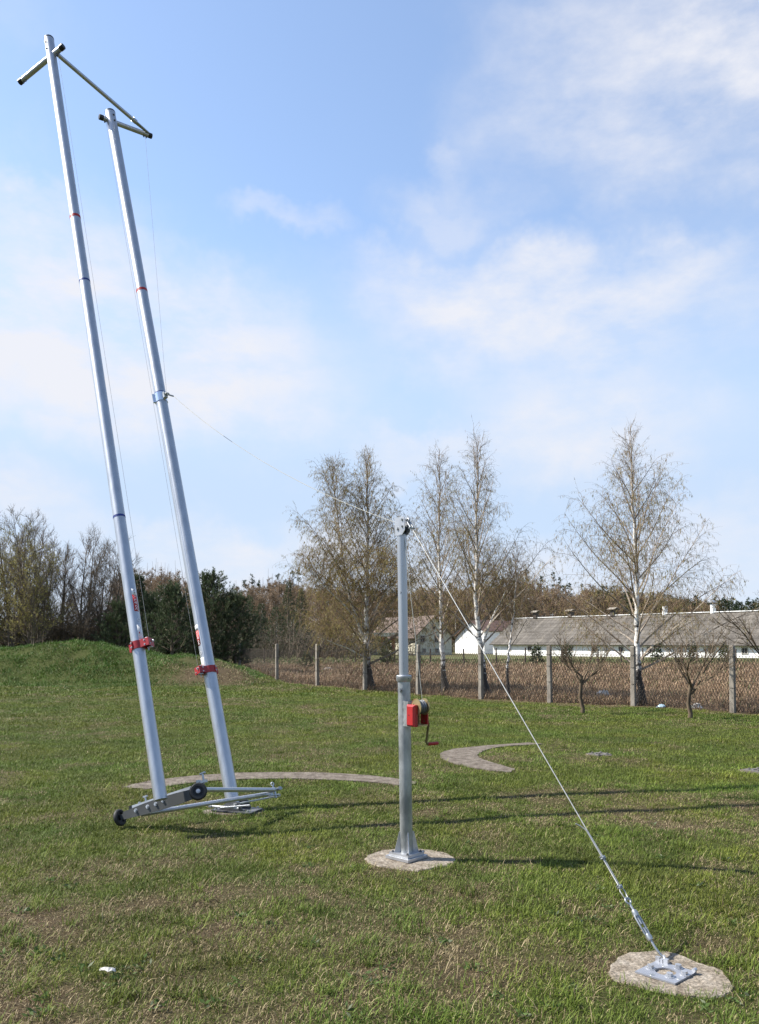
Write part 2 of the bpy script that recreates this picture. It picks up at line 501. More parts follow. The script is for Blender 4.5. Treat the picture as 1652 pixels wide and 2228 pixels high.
class MB:
    def __init__(s):
        s.v, s.f, s.sm, s.st = [], [], [], []

    def add(s, verts, faces, smooth=False):
        b = len(s.v)
        s.v += [V(p) for p in verts]
        for f in faces:
            s.f.append([i + b for i in f])
            s.sm.append(smooth)

    def box(s, c, size, ax=None):
        ax = ax or (V((1, 0, 0)), V((0, 1, 0)), V((0, 0, 1)))
        c = V(c)
        p = []
        for k in (-.5, .5):
            for j in (-.5, .5):
                for i in (-.5, .5):
                    p.append(c + ax[0] * (i * size[0]) + ax[1] * (j * size[1]) + ax[2] * (k * size[2]))
        s.add(p, [(0, 2, 3, 1), (4, 5, 7, 6), (0, 1, 5, 4), (2, 6, 7, 3), (0, 4, 6, 2), (1, 3, 7, 5)])
        return s

    def bevel_box(s, c, size, ax, bv):
        """box whose face on +ax[0] side is chamfered all round"""
        c = V(c)
        a, b, d = ax
        x, y, z = size[0] / 2, size[1] / 2, size[2] / 2
        P = lambda i, j, k: c + a * i + b * j + d * k
        r0 = [P(-x, -y, -z), P(-x, y, -z), P(-x, y, z), P(-x, -y, z)]
        r1 = [P(x - bv, -y, -z), P(x - bv, y, -z), P(x - bv, y, z), P(x - bv, -y, z)]
        r2 = [P(x, -y + bv, -z + bv), P(x, y - bv, -z + bv), P(x, y - bv, z - bv), P(x, -y + bv, z - bv)]
        fs = [(3, 2, 1, 0), (8, 9, 10, 11)]
        for i in range(4):
            j = (i + 1) % 4
            fs += [(i, j, 4 + j, 4 + i), (4 + i, 4 + j, 8 + j, 8 + i)]
        s.add(r0 + r1 + r2, fs)
        return s

    def tube(s, pts, rad, n=12, caps=True, smooth=True):
        pts = [V(p) for p in pts]
        if not isinstance(rad, (list, tuple)):
            rad = [rad] * len(pts)
        b = len(s.v)
        e1 = None
        for i, p in enumerate(pts):
            d = (pts[min(i + 1, len(pts) - 1)] - pts[max(i - 1, 0)]).normalized()
            if e1 is None:
                e1, e2, _ = frame_of(d)
            else:
                e1 = (e1 - d * e1.dot(d)).normalized()
                e2 = d.cross(e1)
            for k in range(n):
                a = 2 * math.pi * k / n
                s.v.append(p + (e1 * math.cos(a) + e2 * math.sin(a)) * rad[i])
        for i in range(len(pts) - 1):
            for k in range(n):
                k2 = (k + 1) % n
                s.f.append([b + i * n + k, b + i * n + k2, b + (i + 1) * n + k2, b + (i + 1) * n + k])
                s.sm.append(smooth)
        if caps:
            for q, rev in ((b, True), (b + (len(pts) - 1) * n, False)):
                c0 = len(s.v)
                s.v += [s.v[q + k].copy() for k in range(n)]
                f = [c0 + k for k in range(n)]
                s.f.append(f[::-1] if rev else f)
                s.sm.append(False)
        return s

    def lathe(s, c, axis, prof, n=24, smooth=True):
        """prof: (radius, offset along axis); closed at both ends if radius is 0"""
        e1, e2, a = frame_of(axis)
        c = V(c)
        def ring(r, h):
            b = len(s.v)
            for k in range(n):
                t = 2 * math.pi * k / n
                s.v.append(c + a * h + (e1 * math.cos(t) + e2 * math.sin(t)) * max(r, 1e-5))
            return b

        last = None
        for i in range(len(prof) - 1):
            (ra, ha), (rb, hb) = prof[i], prof[i + 1]
            d = (rb - ra, hb - ha)
            ln = math.hypot(*d) or 1
            d = (d[0] / ln, d[1] / ln)
            # a sharp corner of the profile gets its own ring of points
            soft = last is not None and d[0] * last[1][0] + d[1] * last[1][1] > .80
            b0 = last[0] if soft else ring(ra, ha)
            b1 = ring(rb, hb)
            for k in range(n):
                k2 = (k + 1) % n
                s.f.append([b0 + k, b0 + k2, b1 + k2, b1 + k])
                s.sm.append(smooth)
            last = (b1, d)
        return s

    def prism(s, poly, vec):
        poly = [V(p) for p in poly]
        n = len(poly)
        vec = V(vec)
        fs = [list(range(n))[::-1], [n + i for i in range(n)]]
        fs += [(i, (i + 1) % n, n + (i + 1) % n, n + i) for i in range(n)]
        s.add(poly + [p + vec for p in poly], fs)
        return s

    def cut(s):
        s.st.append((len(s.v), len(s.f)))
        return s

    def bolt(s, c, axis, r=.008, h=.008):
        s.cut()
        a = axis.normalized()
        s.lathe(c, a, [(r * 1.55, 0), (r * 1.55, h * .22), (r * 1.0, h * .22)], 14, False)
        e1, e2, _ = frame_of(a)
        hexa = [V(c) + a * (h * .2) + (e1 * math.cos(k * math.pi / 3) + e2 * math.sin(k * math.pi / 3)) * r for k in range(6)]
        s.prism(hexa, a * h)
        return s

    def torus(s, c, axis, R, r, n=20, m=8, a0=0, a1=2 * math.pi):
        e1, e2, a = frame_of(axis)
        k = n if a1 - a0 < 6.28 else n
        pts = [V(c) + (e1 * math.cos(a0 + (a1 - a0) * i / k) + e2 * math.sin(a0 + (a1 - a0) * i / k)) * R for i in range(k + 1)]
        return s.tube(pts, r, m, caps=a1 - a0 < 6.28)

    def each(s, name, mat, parent):
        """every piece begun with cut() becomes a part of its own"""
        st = s.st + [(len(s.v), len(s.f))]
        for (v0, f0), (v1, f1) in zip(st, st[1:]):
            m = MB()
            m.v = s.v[v0:v1]
            m.f = [[i - v0 for i in f] for f in s.f[f0:f1]]
            m.sm = s.sm[f0:f1]
            m.build(name, mat, parent)

    def build(s, name, mat, parent=None, origin=None, label=None):
        off = root_loc(parent) if parent is not None else V(origin or (0, 0, 0))
        me = bpy.data.meshes.new(name)
        me.from_pydata([tuple(p - off) for p in s.v], [], s.f)
        me.polygons.foreach_set('use_smooth', s.sm)
        me.update()
        return link(name, me, mat, parent, off if parent is None else None, label)


def np_mesh(name, verts, quads, mi=None, col=None, smooth=False):
    me = bpy.data.meshes.new(name)
    nv, nq = len(verts), len(quads)
    me.vertices.add(nv)
    me.vertices.foreach_set('co', np.ascontiguousarray(verts, np.float32).ravel())
    me.loops.add(nq * 4)
    me.loops.foreach_set('vertex_index', np.ascontiguousarray(quads, np.int32).ravel())
    me.polygons.add(nq)
    me.polygons.foreach_set('loop_start', np.arange(0, nq * 4, 4, dtype=np.int32))
    me.polygons.foreach_set('loop_total', np.full(nq, 4, np.int32))
    if mi is not None:
        me.polygons.foreach_set('material_index', np.ascontiguousarray(mi, np.int32))
    me.polygons.foreach_set('use_smooth', np.full(nq, smooth, bool))
    if col is not None:
        ca = me.color_attributes.new('Col', 'FLOAT_COLOR', 'POINT')
        c4 = np.ones((nv, 4), np.float32)
        c4[:, :3] = col
        ca.data.foreach_set('color', c4.ravel())
    me.update(calc_edges=True)
    return me


class Sticks:
    """many tapered three-sided twigs and leaf blades in one mesh"""

    def __init__(s):
        s.seg, s.lf = [], []

    def stick(s, p0, p1, r0, r1, mi=0):
        s.seg.append((*p0, *p1, r0, r1, mi))

    def path(s, pts, r0, r1, mi=0):
        n = len(pts) - 1
        for i in range(n):
            s.stick(pts[i], pts[i + 1], r0 + (r1 - r0) * i / n, r0 + (r1 - r0) * (i + 1) / n, mi)

    def leaf(s, p, d, L, w, col, mi=1):
        s.lf.append((*p, *d, L, w, *col, mi))

    def mesh(s, name, seed=1, origin=(0, 0, 0)):
        g = np.random.default_rng(seed)
        vs, qs, mis, cs = [], [], [], []
        base = 0
        if s.seg:
            A = np.array(s.seg, float)
            p0, p1, r0, r1 = A[:, :3], A[:, 3:6], A[:, 6:7], A[:, 7:8]
            d = p1 - p0
            d /= np.linalg.norm(d, axis=1, keepdims=True) + 1e-9
            t = np.where(np.abs(d[:, 2:3]) < .9, [[0, 0, 1.]], [[1., 0, 0]])
            e1 = np.cross(t, d)
            e1 /= np.linalg.norm(e1, axis=1, keepdims=True)
            e2 = np.cross(d, e1)
            n = len(A)
            vv = np.zeros((n, 6, 3))
            for k in range(3):
                a = 2 * math.pi * k / 3
                o = e1 * math.cos(a) + e2 * math.sin(a)
                vv[:, k] = p0 + o * r0
                vv[:, 3 + k] = p1 + o * r1
            idx = np.arange(n)[:, None] * 6
            for k in range(3):
                k2 = (k + 1) % 3
                qs.append(idx + np.array([[k, k2, 3 + k2, 3 + k]]))
                mis.append(A[:, 8])
            vs.append(vv.reshape(-1, 3))
            cs.append(np.full((n * 6, 3), .1))
            base = n * 6
        if s.lf:
            A = np.array(s.lf, float)
            n = len(A)
            p, d = A[:, :3], A[:, 3:6]
            d = d / (np.linalg.norm(d, axis=1, keepdims=True) + 1e-9)
            rnd = g.normal(size=(n, 3))
            w = np.cross(d, rnd)
            w /= np.linalg.norm(w, axis=1, keepdims=True) + 1e-9
            L, wd = A[:, 6:7], A[:, 7:8]
            vv = np.zeros((n, 4, 3))
            vv[:, 0] = p
            vv[:, 1] = p + d * L * .5 + w * wd
            vv[:, 2] = p + d * L
            vv[:, 3] = p + d * L * .5 - w * wd
            vs.append(vv.reshape(-1, 3))
            qs.append(np.arange(n * 4).reshape(n, 4) + base)
            mis.append(A[:, 11])
            cs.append(np.repeat(A[:, 8:11], 4, axis=0))
        return np_mesh(name, np.concatenate(vs) - np.array(origin)[None], np.concatenate(qs), np.concatenate(mis), np.concatenate(cs))


def copy_tree(o, loc, rz=0, sc=1.0, label=None, parent=None):
    c = o.copy()
    COL.objects.link(c)
    if parent is None:
        c.location = loc
        c.rotation_euler = (0, 0, rz)
        c.scale = sc if isinstance(sc, tuple) else (sc, sc, sc)
        if label:
            c['label'] = label
    else:
        c.parent = parent
    for ch in list(o.children):
        copy_tree(ch, None, parent=c)
    return c


# ------------------------------------------------------------------ world, sun, camera
SUN = V((-.95, .13, 1)).normalized()
sun_el = math.asin(SUN.z)
sun_rot = math.atan2(SUN.x, SUN.y)

world = bpy.data.worlds.new('World')
scene.world = world
world.use_nodes = True
nt = world.node_tree
bg = nt.nodes['Background']
sky = N(nt, 'ShaderNodeTexSky', sky_type='NISHITA', sun_disc=False, sun_elevation=sun_el, sun_rotation=sun_rot, altitude=200, air_density=1.0, dust_density=.5, ozone_density=.9)
tc = N(nt, 'ShaderNodeTexCoord')


def mth(op, a, b=None, c=None):
    n = N(nt, 'ShaderNodeMath', operation=op)
    for i, q in enumerate((a, b, c)):
        if q is None:
            continue
        if isinstance(q, (int, float)):
            n.inputs[i].default_value = q
        else:
            nt.links.new(q, n.inputs[i])
    return n.outputs[0]


# cloud banks: soft elongated regions of the heavens broken up by noise
warp = N(nt, 'ShaderNodeTexNoise', Scale=3.2, Detail=6, Roughness=.62)
nt.links.new(tc.outputs['Generated'], warp.inputs['Vector'])
wsub = N(nt, 'ShaderNodeVectorMath', operation='SUBTRACT')
nt.links.new(warp.outputs['Color'], wsub.inputs[0])
wsub.inputs[1].default_value = (.5, .5, .5)
wsc = N(nt, 'ShaderNodeVectorMath', operation='SCALE')
wsc.inputs['Scale'].default_value = .30
nt.links.new(wsub.outputs[0], wsc.inputs[0])
wadd = N(nt, 'ShaderNodeVectorMath', operation='ADD')
nt.links.new(tc.outputs['Generated'], wadd.inputs[0])
nt.links.new(wsc.outputs[0], wadd.inputs[1])
CLOUDS = [  # x, y, half width, half height, strength
    (1430, 190, 380, 200, .72), (1640, 40, 200, 150, 1.0), (60, 660, 290, 260, 1.0), (330, 800, 420, 170, .95), (650, 515, 120, 34, .5), (1120, 610, 380, 80, .70), (1220, 700, 400, 140, .85),
    (1000, 450, 160, 60, .42), (40, 395, 80, 60, .6), (560, 1190, 420, 70, .8), (740, 1110, 170, 60, .6), (1290, 960, 330, 140, .8), (900, 960, 210, 50, .55), (40, 1100, 190, 90, .7),
    (1600, 1190, 160, 100, .6), (1560, 560, 170, 90, .3), (1000, 330, 60, 45, .35), (40, 60, 90, 60, .15), (830, 1330, 1500, 120, .6),
]
tot = None
for cx, cy, rx, ry, st in CLOUDS:
    d = ray(cx, cy)
    k = d.length
    d = d.normalized()
    sb = N(nt, 'ShaderNodeVectorMath', operation='SUBTRACT')
    nt.links.new(wadd.outputs[0], sb.inputs[0])
    sb.inputs[1].default_value = d
    ml = N(nt, 'ShaderNodeVectorMath', operation='MULTIPLY')
    nt.links.new(sb.outputs[0], ml.inputs[0])
    ml.inputs[1].default_value = (F * k / rx, F * k / rx * .6, F * k / ry)
    ln = N(nt, 'ShaderNodeVectorMath', operation='LENGTH')
    nt.links.new(ml.outputs[0], ln.inputs[0])
    mr = N(nt, 'ShaderNodeMapRange', interpolation_type='SMOOTHSTEP')
    mr.inputs['From Min'].default_value = 1.4
    mr.inputs['From Max'].default_value = .25
    mr.inputs['To Max'].default_value = st
    nt.links.new(ln.outputs['Value'], mr.inputs['Value'])
    inv = mth('SUBTRACT', 1.0, mr.outputs[0])
    tot = inv if tot is None else mth('MULTIPLY', tot, inv)
cov = mth('SUBTRACT', 1.0, tot)
# clouds over the part of the sky the picture does not show
mapp = N(nt, 'ShaderNodeMapping')
mapp.inputs['Scale'].default_value = (1, 1, 2.2)
nt.links.new(tc.outputs['Generated'], mapp.inputs['Vector'])
fine = N(nt, 'ShaderNodeTexNoise', Scale=7, Detail=9, Roughness=.6)
nt.links.new(mapp.outputs[0], fine.inputs['Vector'])
fm = N(nt, 'ShaderNodeMapRange')
fm.inputs['From Min'].default_value = .36
fm.inputs['From Max'].default_value = .62
fm.inputs['To Min'].default_value = .35
fm.inputs['To Max'].default_value = 1.15
nt.links.new(fine.outputs['Fac'], fm.inputs['Value'])
dens = mth('MULTIPLY', cov, fm.outputs[0])
dens = mth('MINIMUM', mth('ADD', mth('MULTIPLY', dens, .88), .05), .95)
mixc = N(nt, 'ShaderNodeMixRGB')
SKYK = .13
CLOUD = (.44 / SKYK, .445 / SKYK, .475 / SKYK, 1)
HAZE = (.29 / SKYK, .365 / SKYK, .48 / SKYK, 1)     # whitish air low over the horizon
mixc.inputs[2].default_value = CLOUD
nt.links.new(dens, mixc.inputs[0])
sepd = N(nt, 'ShaderNodeSeparateXYZ')
nt.links.new(tc.outputs['Generated'], sepd.inputs[0])
low = N(nt, 'ShaderNodeMapRange', interpolation_type='SMOOTHSTEP')
low.inputs['From Min'].default_value = .48
low.inputs['From Max'].default_value = .16
low.inputs['To Max'].default_value = .92
nt.links.new(sepd.outputs['Z'], low.inputs['Value'])
mixh = N(nt, 'ShaderNodeMixRGB')
mixh.inputs[2].default_value = HAZE
nt.links.new(low.outputs[0], mixh.inputs[0])
nt.links.new(sky.outputs[0], mixh.inputs[1])
nt.links.new(mixh.outputs[0], mixc.inputs[1])
nt.links.new(mixc.outputs[0], bg.inputs['Color'])
bg.inputs['Strength'].default_value = SKYK

sl = bpy.data.lights.new('sun', 'SUN')
sl.energy = 5.0
sl.angle = math.radians(.53)
sl.color = (1, .95, .87)
so = bpy.data.objects.new('sun', sl)
COL.objects.link(so)
so.rotation_euler = (-SUN).to_track_quat('-Z', 'Y').to_euler()
so.location = (-20, 5, 30)

cam = bpy.data.cameras.new('camera')
cam.sensor_fit = 'VERTICAL'
cam.sensor_height = 36
cam.sensor_width = 26.7
cam.lens = 36 * F / H
cam.shift_y = (PY - H / 2) / H
cam.clip_end = 9000
cam.clip_start = .05
co = bpy.data.objects.new('camera', cam)
COL.objects.link(co)
co.location = EYE
co.rotation_euler = (math.pi / 2 + TILT, 0, 0)
scene.camera = co
scene.view_settings.view_transform = 'Standard'
scene.view_settings.look = 'None'
scene.view_settings.gamma = 1
scene.view_settings.exposure = 1.0


# ------------------------------------------------------------------ terrain sheet
def axis_pts(lo, hi, fine, n, k):
    t = np.linspace(-1, 1, n)
    return t


def spread(lo, hi, n, k):
    t = np.linspace(math.asinh(lo / k), math.asinh(hi / k), n)
    return np.sinh(t) * k


gx = spread(-1800, 1800, 330, 3.0)
gy = 6 + spread(-60, 4000, 420, 3.0)
X, Y = np.meshgrid(gx, gy)
Zg = height(X, Y)


BARE = [(ground(40, 2200), .35, .9), (ground(1580, 2060), .32, .55), (ground(120, 1975), .4, .35), (ground(1020, 2090), .35, .3), (ground(1300, 2105), .25, .6), (ground(900, 1872), .5, .25), (ground(1580, 1900), .3, .4)]


BK = at(478, 1462, 30.5)


def lawn_mix(x, y):
    """0 = fresh green turf, 1 = dry and worn"""
    n1 = fbm(x, y, 1.6, 101, 4)
    n2 = fbm(x, y, .45, 140, 3)
    n3 = fbm(x, y, 5.0, 170, 2)
    near = sstep(8.0, 3.4, y)
    left = sstep(0, -2.2, x) * sstep(7, 3.5, y)
    far = sstep(13, 9, y)
    b = .18 + 1.4 * (n1 - .5) + 1.5 * (n2 - .5) + .9 * (fbm(x, y, .16, 155, 2) - .5) + .5 * (n3 - .5) + .05 * near + .04 * left - .13 * (1 - far)
    for q, r, a in BARE:
        b = b + a * np.exp(-((x - q.x) ** 2 + (y - q.y) ** 2) / r ** 2)
    b = b + .35 * sstep(-9, -3, fence_side(x, y)) * 0
    b = b + .65 * sstep(-1.3, -.2, fence_side(x, y))
    bank = sstep(28.4, 29.4, y) * sstep(-3.2, -5.5, x)
    b = b * (1 - bank) + bank * (-.06 + .7 * (n1 - .5) + .35 * sstep(-9.5, -5.5, x) * n3 + 1.0 * np.exp(-((x - BK.x) ** 2 / 4.0 + (y - BK.y) ** 2 / 5)) * (.55 + n2))
    return np.clip(b, 0, 1)


mixv = lawn_mix(X, Y)
bey = sstep(-.2, .6, fence_side(X, Y)) * sstep(-5.0, -3.5, X + 0 * Y + np.where(Y > 38, 20, 0))
soil_g = np.array([.055, .066, .018])
soil_d = np.array([.080, .059, .034])
colg = soil_g + (soil_d - soil_g) * mixv[..., None]
dry = np.array([.14, .092, .060])
far_green = np.array([.10, .12, .045])
dryc = dry + (far_green - dry) * (sstep(52, 66, Y) * (0.6 + .6 * (fbm(X, Y, 9, 210, 2) - .3)))[..., None]
colg = colg * (1 - bey[..., None]) + dryc * bey[..., None]
ny, nx = X.shape
idx = np.arange(ny * nx).reshape(ny, nx)
quads = np.stack([idx[:-1, :-1], idx[:-1, 1:], idx[1:, 1:], idx[1:, :-1]], -1).reshape(-1, 4)
me = np_mesh('ground', np.stack([X, Y, Zg], -1).reshape(-1, 3), quads, None, colg.reshape(-1, 3), True)
tag(link('ground', me, M['ground']), kind='structure')


# concrete let into the lawn
def slab(name, poly, mat, top=.022, thick=.12, bumpy=0.0, seed=0):
    c = sum(poly, V((0, 0))) / len(poly)
    n = len(poly)
    rs = random.Random(seed)
    m = MB()
    rings = []
    vs = []
    ring_scale = (1.0, .97, .7, .4, .15)
    if name == 'concrete_strip':
        top_pts = [V((p.x, p.y, top)) for p in poly]
        m.prism([V((p.x, p.y, top - thick)) for p in poly], V((0, 0, thick)))
    else:
        for k, s in enumerate(ring_scale):
            for p in poly:
                q = c + (p - c) * s
                vs.append(V((q.x, q.y, top + (rs.uniform(-1, 1) * bumpy if k > 1 else 0) - (.010 if k == 0 else 0))))
        for p in poly:
            vs.append(V((p.x, p.y, top - thick)))
        fs = []
        R = len(ring_scale)
        for k in range(R - 1):
            for i in range(n):
                j = (i + 1) % n
                fs.append((k * n + i, k * n + j, (k + 1) * n + j, (k + 1) * n + i))
        fs.append([(R - 1) * n + i for i in range(n)])
        for i in range(n):
            j = (i + 1) % n
            fs.append((R * n + i, R * n + j, j, i))
        m.add(vs, fs, False)
    return tag(m.build(name, mat, origin=V((c.x, c.y, 0))), kind='structure')


slab('concrete_strip', PADS['arc1'], M['concrete2'], top=.009)
slab('concrete_strip', PADS['arc2'], M['concrete2'], top=.009)
slab('concrete_pad', PADS['post'], M['concrete'], top=.004, bumpy=.0012, seed=1)
slab('concrete_pad', PADS['anchor'], M['concrete'], top=.004, bumpy=.0012, seed=2)
slab('concrete_pad', PADS['pole'], M['concrete2'], top=.004, bumpy=.002, seed=3)
slab('concrete_pad', PADS['far'], M['concrete2'], top=.006, bumpy=.002, seed=4)
slab('concrete_pad', PADS['edge'], M['concrete2'], top=.006, bumpy=.002, seed=5)

# ------------------------------------------------------------------ the two leaning poles
Q2 = at(508, 1752, POLE2B.y)
T2 = at(240, 246, 10.44)
Q1 = at(350, 1740, 6.86)
T1 = at(107, 86, 9.52)
U1 = (T1 - Q1).normalized()
U2 = (T2 - Q2).normalized()
R1, R2 = .0555, .0645


def pole_pt(Q, U, y):
    """point on the pole axis seen at survey height y"""
    lo, hi = 0.0, 12.0
    for _ in range(50):
        mid = (lo + hi) / 2
        p = Q + U * mid - EYE
        yy = PY - F * p.dot(UPV) / p.dot(FWD)
        if yy > y:
            lo = mid
        else:
            hi = mid
    return Q + U * lo


def side_axes(U, P):
    """e: across the view, towards the right; g: towards the viewer - both square to the pole"""
    view = (EYE - P)
    g = (view - U * view.dot(U)).normalized()
    e = g.cross(U)
    if e.x < 0:
        e = -e
    return e, g


def wrap_text(txt, parent, P, U, R, ang0, size, mat, name='lettering', shear=.2):
    """lettering laid round a pole, reading upwards"""
    cu = bpy.data.curves.new('lettering', 'FONT')
    cu.body = txt
    cu.size = size
    cu.shear = shear
    cu.resolution_u = 3
    tmp = bpy.data.objects.new('lettering', cu)
    COL.objects.link(tmp)
    dg = bpy.context.evaluated_depsgraph_get()
    me = bpy.data.meshes.new_from_object(tmp.evaluated_get(dg))
    bpy.data.objects.remove(tmp)
    bpy.data.curves.remove(cu)
    e, g = side_axes(U, P)
    off = root_loc(parent)
    xs = [v.co.x for v in me.vertices]
    ys = [v.co.y for v in me.vertices]
    mx, my = (min(xs) + max(xs)) / 2, (min(ys) + max(ys)) / 2
    for v in me.vertices:
        a = ang0 - (v.co.y - my) / R
        q = P + U * (v.co.x - mx) + (e * math.sin(a) + g * math.cos(a)) * R
        v.co = q - off
    me.materials.clear()
    return link(name, me, mat, parent)


def patch(P, U, R, a0, a1, h0, h1, n=8):
    """curved sheet wrapped on a pole"""
    e, g = side_axes(U, P)
    m = MB()
    vs = []
    for h in (h0, h1):
        for rr in (R, R + .0006):
            for i in range(n + 1):
                a = a0 + (a1 - a0) * i / n
                vs.append(P + U * h + (e * math.sin(a) + g * math.cos(a)) * rr)
    k = n + 1
    fs = []
    for i in range(n):
        fs.append((k + i, k + i + 1, 3 * k + i + 1, 3 * k + i))
        fs.append((i, i + 1, k + i + 1, k + i))
        fs.append((2 * k + i, 3 * k + i, 3 * k + i + 1, 2 * k + i + 1))
    m.add(vs, fs, True)
    return m


def stickers(t, Q, U, R, yc, ang, wid, k):
    """maker's sticker, round badge and notice, one above another"""
    P = pole_pt(Q, U, yc)
    s = patch(P, U, R + .0007, ang - wid, ang + wid, -.085, .075).build('sticker', M['redtape'], t, label='red sticker with white lettering')
    w = patch(P, U, R + .0007, ang - wid, ang + wid, .0755, .135).build('sticker', M['white'], t, label='white sticker with a small black throwing figure')
    wrap_text('polanik', s, P + U * (-.005), U, R + .0020, ang + .02, .052, M['white'])
    e, g = side_axes(U, P)
    L = lambda a, h: P + U * (.105 + h) + (e * math.sin(ang + a) + g * math.cos(ang + a)) * (R + .002)
    f = MB()
    for pts in ([(-.02, -.022), (0, -.004), (.02, .012)], [(0, -.004), (.14, -.012)], [(-.16, .014), (0, .010), (.16, .017)]):
        f.tube([L(a, h) for a, h in pts], .002, 5)
    f.lathe(L(.03, .022), (EYE - P), [(0, -.003), (.004, 0), (0, .003)], 8)
    f.build('figure', M['ink'], w)
    P2 = P - U * .165
    b = MB()
    c0 = P2 + (e * math.sin(ang + .1) + g * math.cos(ang + .1)) * R
    nrm = (e * math.sin(ang + .1) + g * math.cos(ang + .1)).normalized()
    b.lathe(c0, nrm, [(.015, .001), (.015, .003), (.012, .003), (.012, .0015)], 18)
    b.build('badge', M['white'], t)
    P3 = P - U * .29
    n = patch(P3, U, R + .0007, ang - wid * .9, ang + wid * 1.1, -.075, .075).build('notice', M['white'], t, label='white notice with rows of small print')
    m = MB()
    rs = random.Random(k)
    for i in range(11):
        h = .062 - i * .012
        a0, a1 = ang - wid * .7, ang + wid * rs.uniform(.4, .95)
        m2 = patch(P3, U, R + .0018, a0, a1, h, h + .0045, 4)
        m.add(m2.v, m2.f)
    m.build('small_print', M['greyink'], n)
    patch(P3, U, R + .0022, ang - wid * .5, ang - wid * .1, -.01, .008, 3).build('red_mark', M['redtape'], n)


def band(t, Q, U, R, y, h, mat, label):
    P = pole_pt(Q, U, y)
    MB().lathe(P, U, [(R + .0004, -h / 2), (R + .0012, -h / 2), (R + .0012, h / 2), (R + .0004, h / 2)], 36).build('band', mat, t, label=label)


def pulley_box(t, Q, U, R, y, dirx):
    """red clamp round the pole with a boxed pulley on one side"""
    P = pole_pt(Q, U, y)
    e, g = side_axes(U, P)
    d = (e * dirx[0] + g * dirx[1]).normalized()       # the way the box points
    w = U.cross(d).normalized()
    hh = .035
    m = MB()
    m.lathe(P, U, [(R + .0005, -hh), (R + .008, -hh), (R + .008, hh), (R + .0005, hh)], 36)
    L0, L1, bw = R * .55, R + .072, .042
    # open-bottomed box: two cheeks, end plate, top plate
    for sgn in (-1, 1):
        m.box(P + d * ((L0 + L1) / 2) + w * (bw * sgn), (L1 - L0, .005, hh * 2 - .002), (d, w, U))
    m.box(P + d * (L1 + .0015), (.005, bw * 2 + .004, hh * 2 + .003), (d, w, U))
    m.box(P + d * (R + .036) + U * (hh - .004), (.070, bw * 2 - .006, .005), (d, w, U))
    # flanges of the clamp on the far side of the box
    for sgn in (-1, 1):
        m.box(P - d * (R + .012) + w * (.007 * sgn), (.036, .006, hh * 2), (d, w, U))
        # vertical ribs of the strap beside the flange
        q = (-d * .35 + w * sgn).normalized()
        m.box(P + q * (R + .012), (.012, .012, hh * 2 + .002), (q, U.cross(q), U))
    b = m.build('pulley_box', M['red'], t)
    bo = MB()
    for sgn in (-1, 1):
        for hgt in (-.020, .020):
            bo.bolt(P + d * (R + .035) + w * ((bw + .003) * sgn) + U * hgt, w * sgn, .005, .005)
            q = (-d * .35 + w * sgn).normalized()
            bo.bolt(P + q * (R + .018) + U * hgt, q, .0055, .006)
    bo.bolt(P + d * (L1 + .004) + w * .018 + U * .014, d, .009, .012)
    bo.bolt(P + d * (L1 + .004) - w * .022 - U * .016, d, .005, .006)
    bo.each('bolt', M['white_zinc'], b)
    pu = MB()
    c = P + d * (R + .040) + U * (hh - .008)
    pu.lathe(c, w, [(.006, -.013), (.026, -.013), (.026, -.009), (.019, -.003), (.019, .003), (.026, .009), (.026, .013), (.006, .013)], 24)
    pu.build('pulley', M['white'], b)
    lv = MB()
    lv.box(P + d * (L1 - .022) - U * (hh + .004) + w * .012, (.045, .03, .008), (d, w, U))
    lv.tube([P + d * (L1 - .03) - U * hh, P + d * (L1 - .03) - U * (hh + .035)], .004, 8)
    lv.build('cleat', M['white_zinc'], b)
    return P, d


def crossbar(t, A, B, r, cut):
    d = (B - A).normalized()
    cb = MB().tube([A + d * .05, B - d * .05], r, 20).build('crossbar', M['alu'], t)
    for s, q in ((1, A), (-1, B)):
        c = MB()
        c.lathe(q, d * s, [(0, 0), (r * .95, 0), (r * 1.1, .004), (r * 1.1, .052), (r, .052)], 20)
        c.build('end_cap', M['cap'], cb)
    bo = MB()
    dn = V((0, 0, -1))
    for q, s in ((A, 1), (B, -1)):
        for k in (.075, .11):
            bo.bolt(q + d * (s * k) + dn * r * .97, dn, .009, .016)
            bo.bolt(q + d * (s * k) - dn * r * .97, -dn, .008, .008)
    bo.each('bolt', M['dsteel'], cb)


def pole(label, Q, Tp, U, R):
    t = thing('cage_pole', label, 'pole', V((Q.x, Q.y, Q.z)), 'leaning aluminium cage poles')
    m = MB()
    m.lathe(Q, U, [(0, 0), (R, 0), (R, (Tp - Q).length), (R * .9, (Tp - Q).length), (R * .9, (Tp - Q).length - .02), (0, (Tp - Q).length - .02)], 40)
    m.build('tube', M['alu'], t)
    c = MB()
    Ln = (Tp - Q).length
    c.lathe(Q, U, [(R + .0008, Ln - .012), (R + .0015, Ln - .012), (R + .0015, Ln + .006), (R * .8, Ln + .012), (0, Ln + .012)], 40)
    c.build('top_cap', M['cap'], t)
    return t


P1 = pole('longer aluminium pole leaning left, its foot held on the wheeled trolley', Q1, T1, U1, R1)
P2 = pole('shorter aluminium pole leaning left, hinged at the ground and gripped by a chrome clamp', Q2, T2, U2, R2)

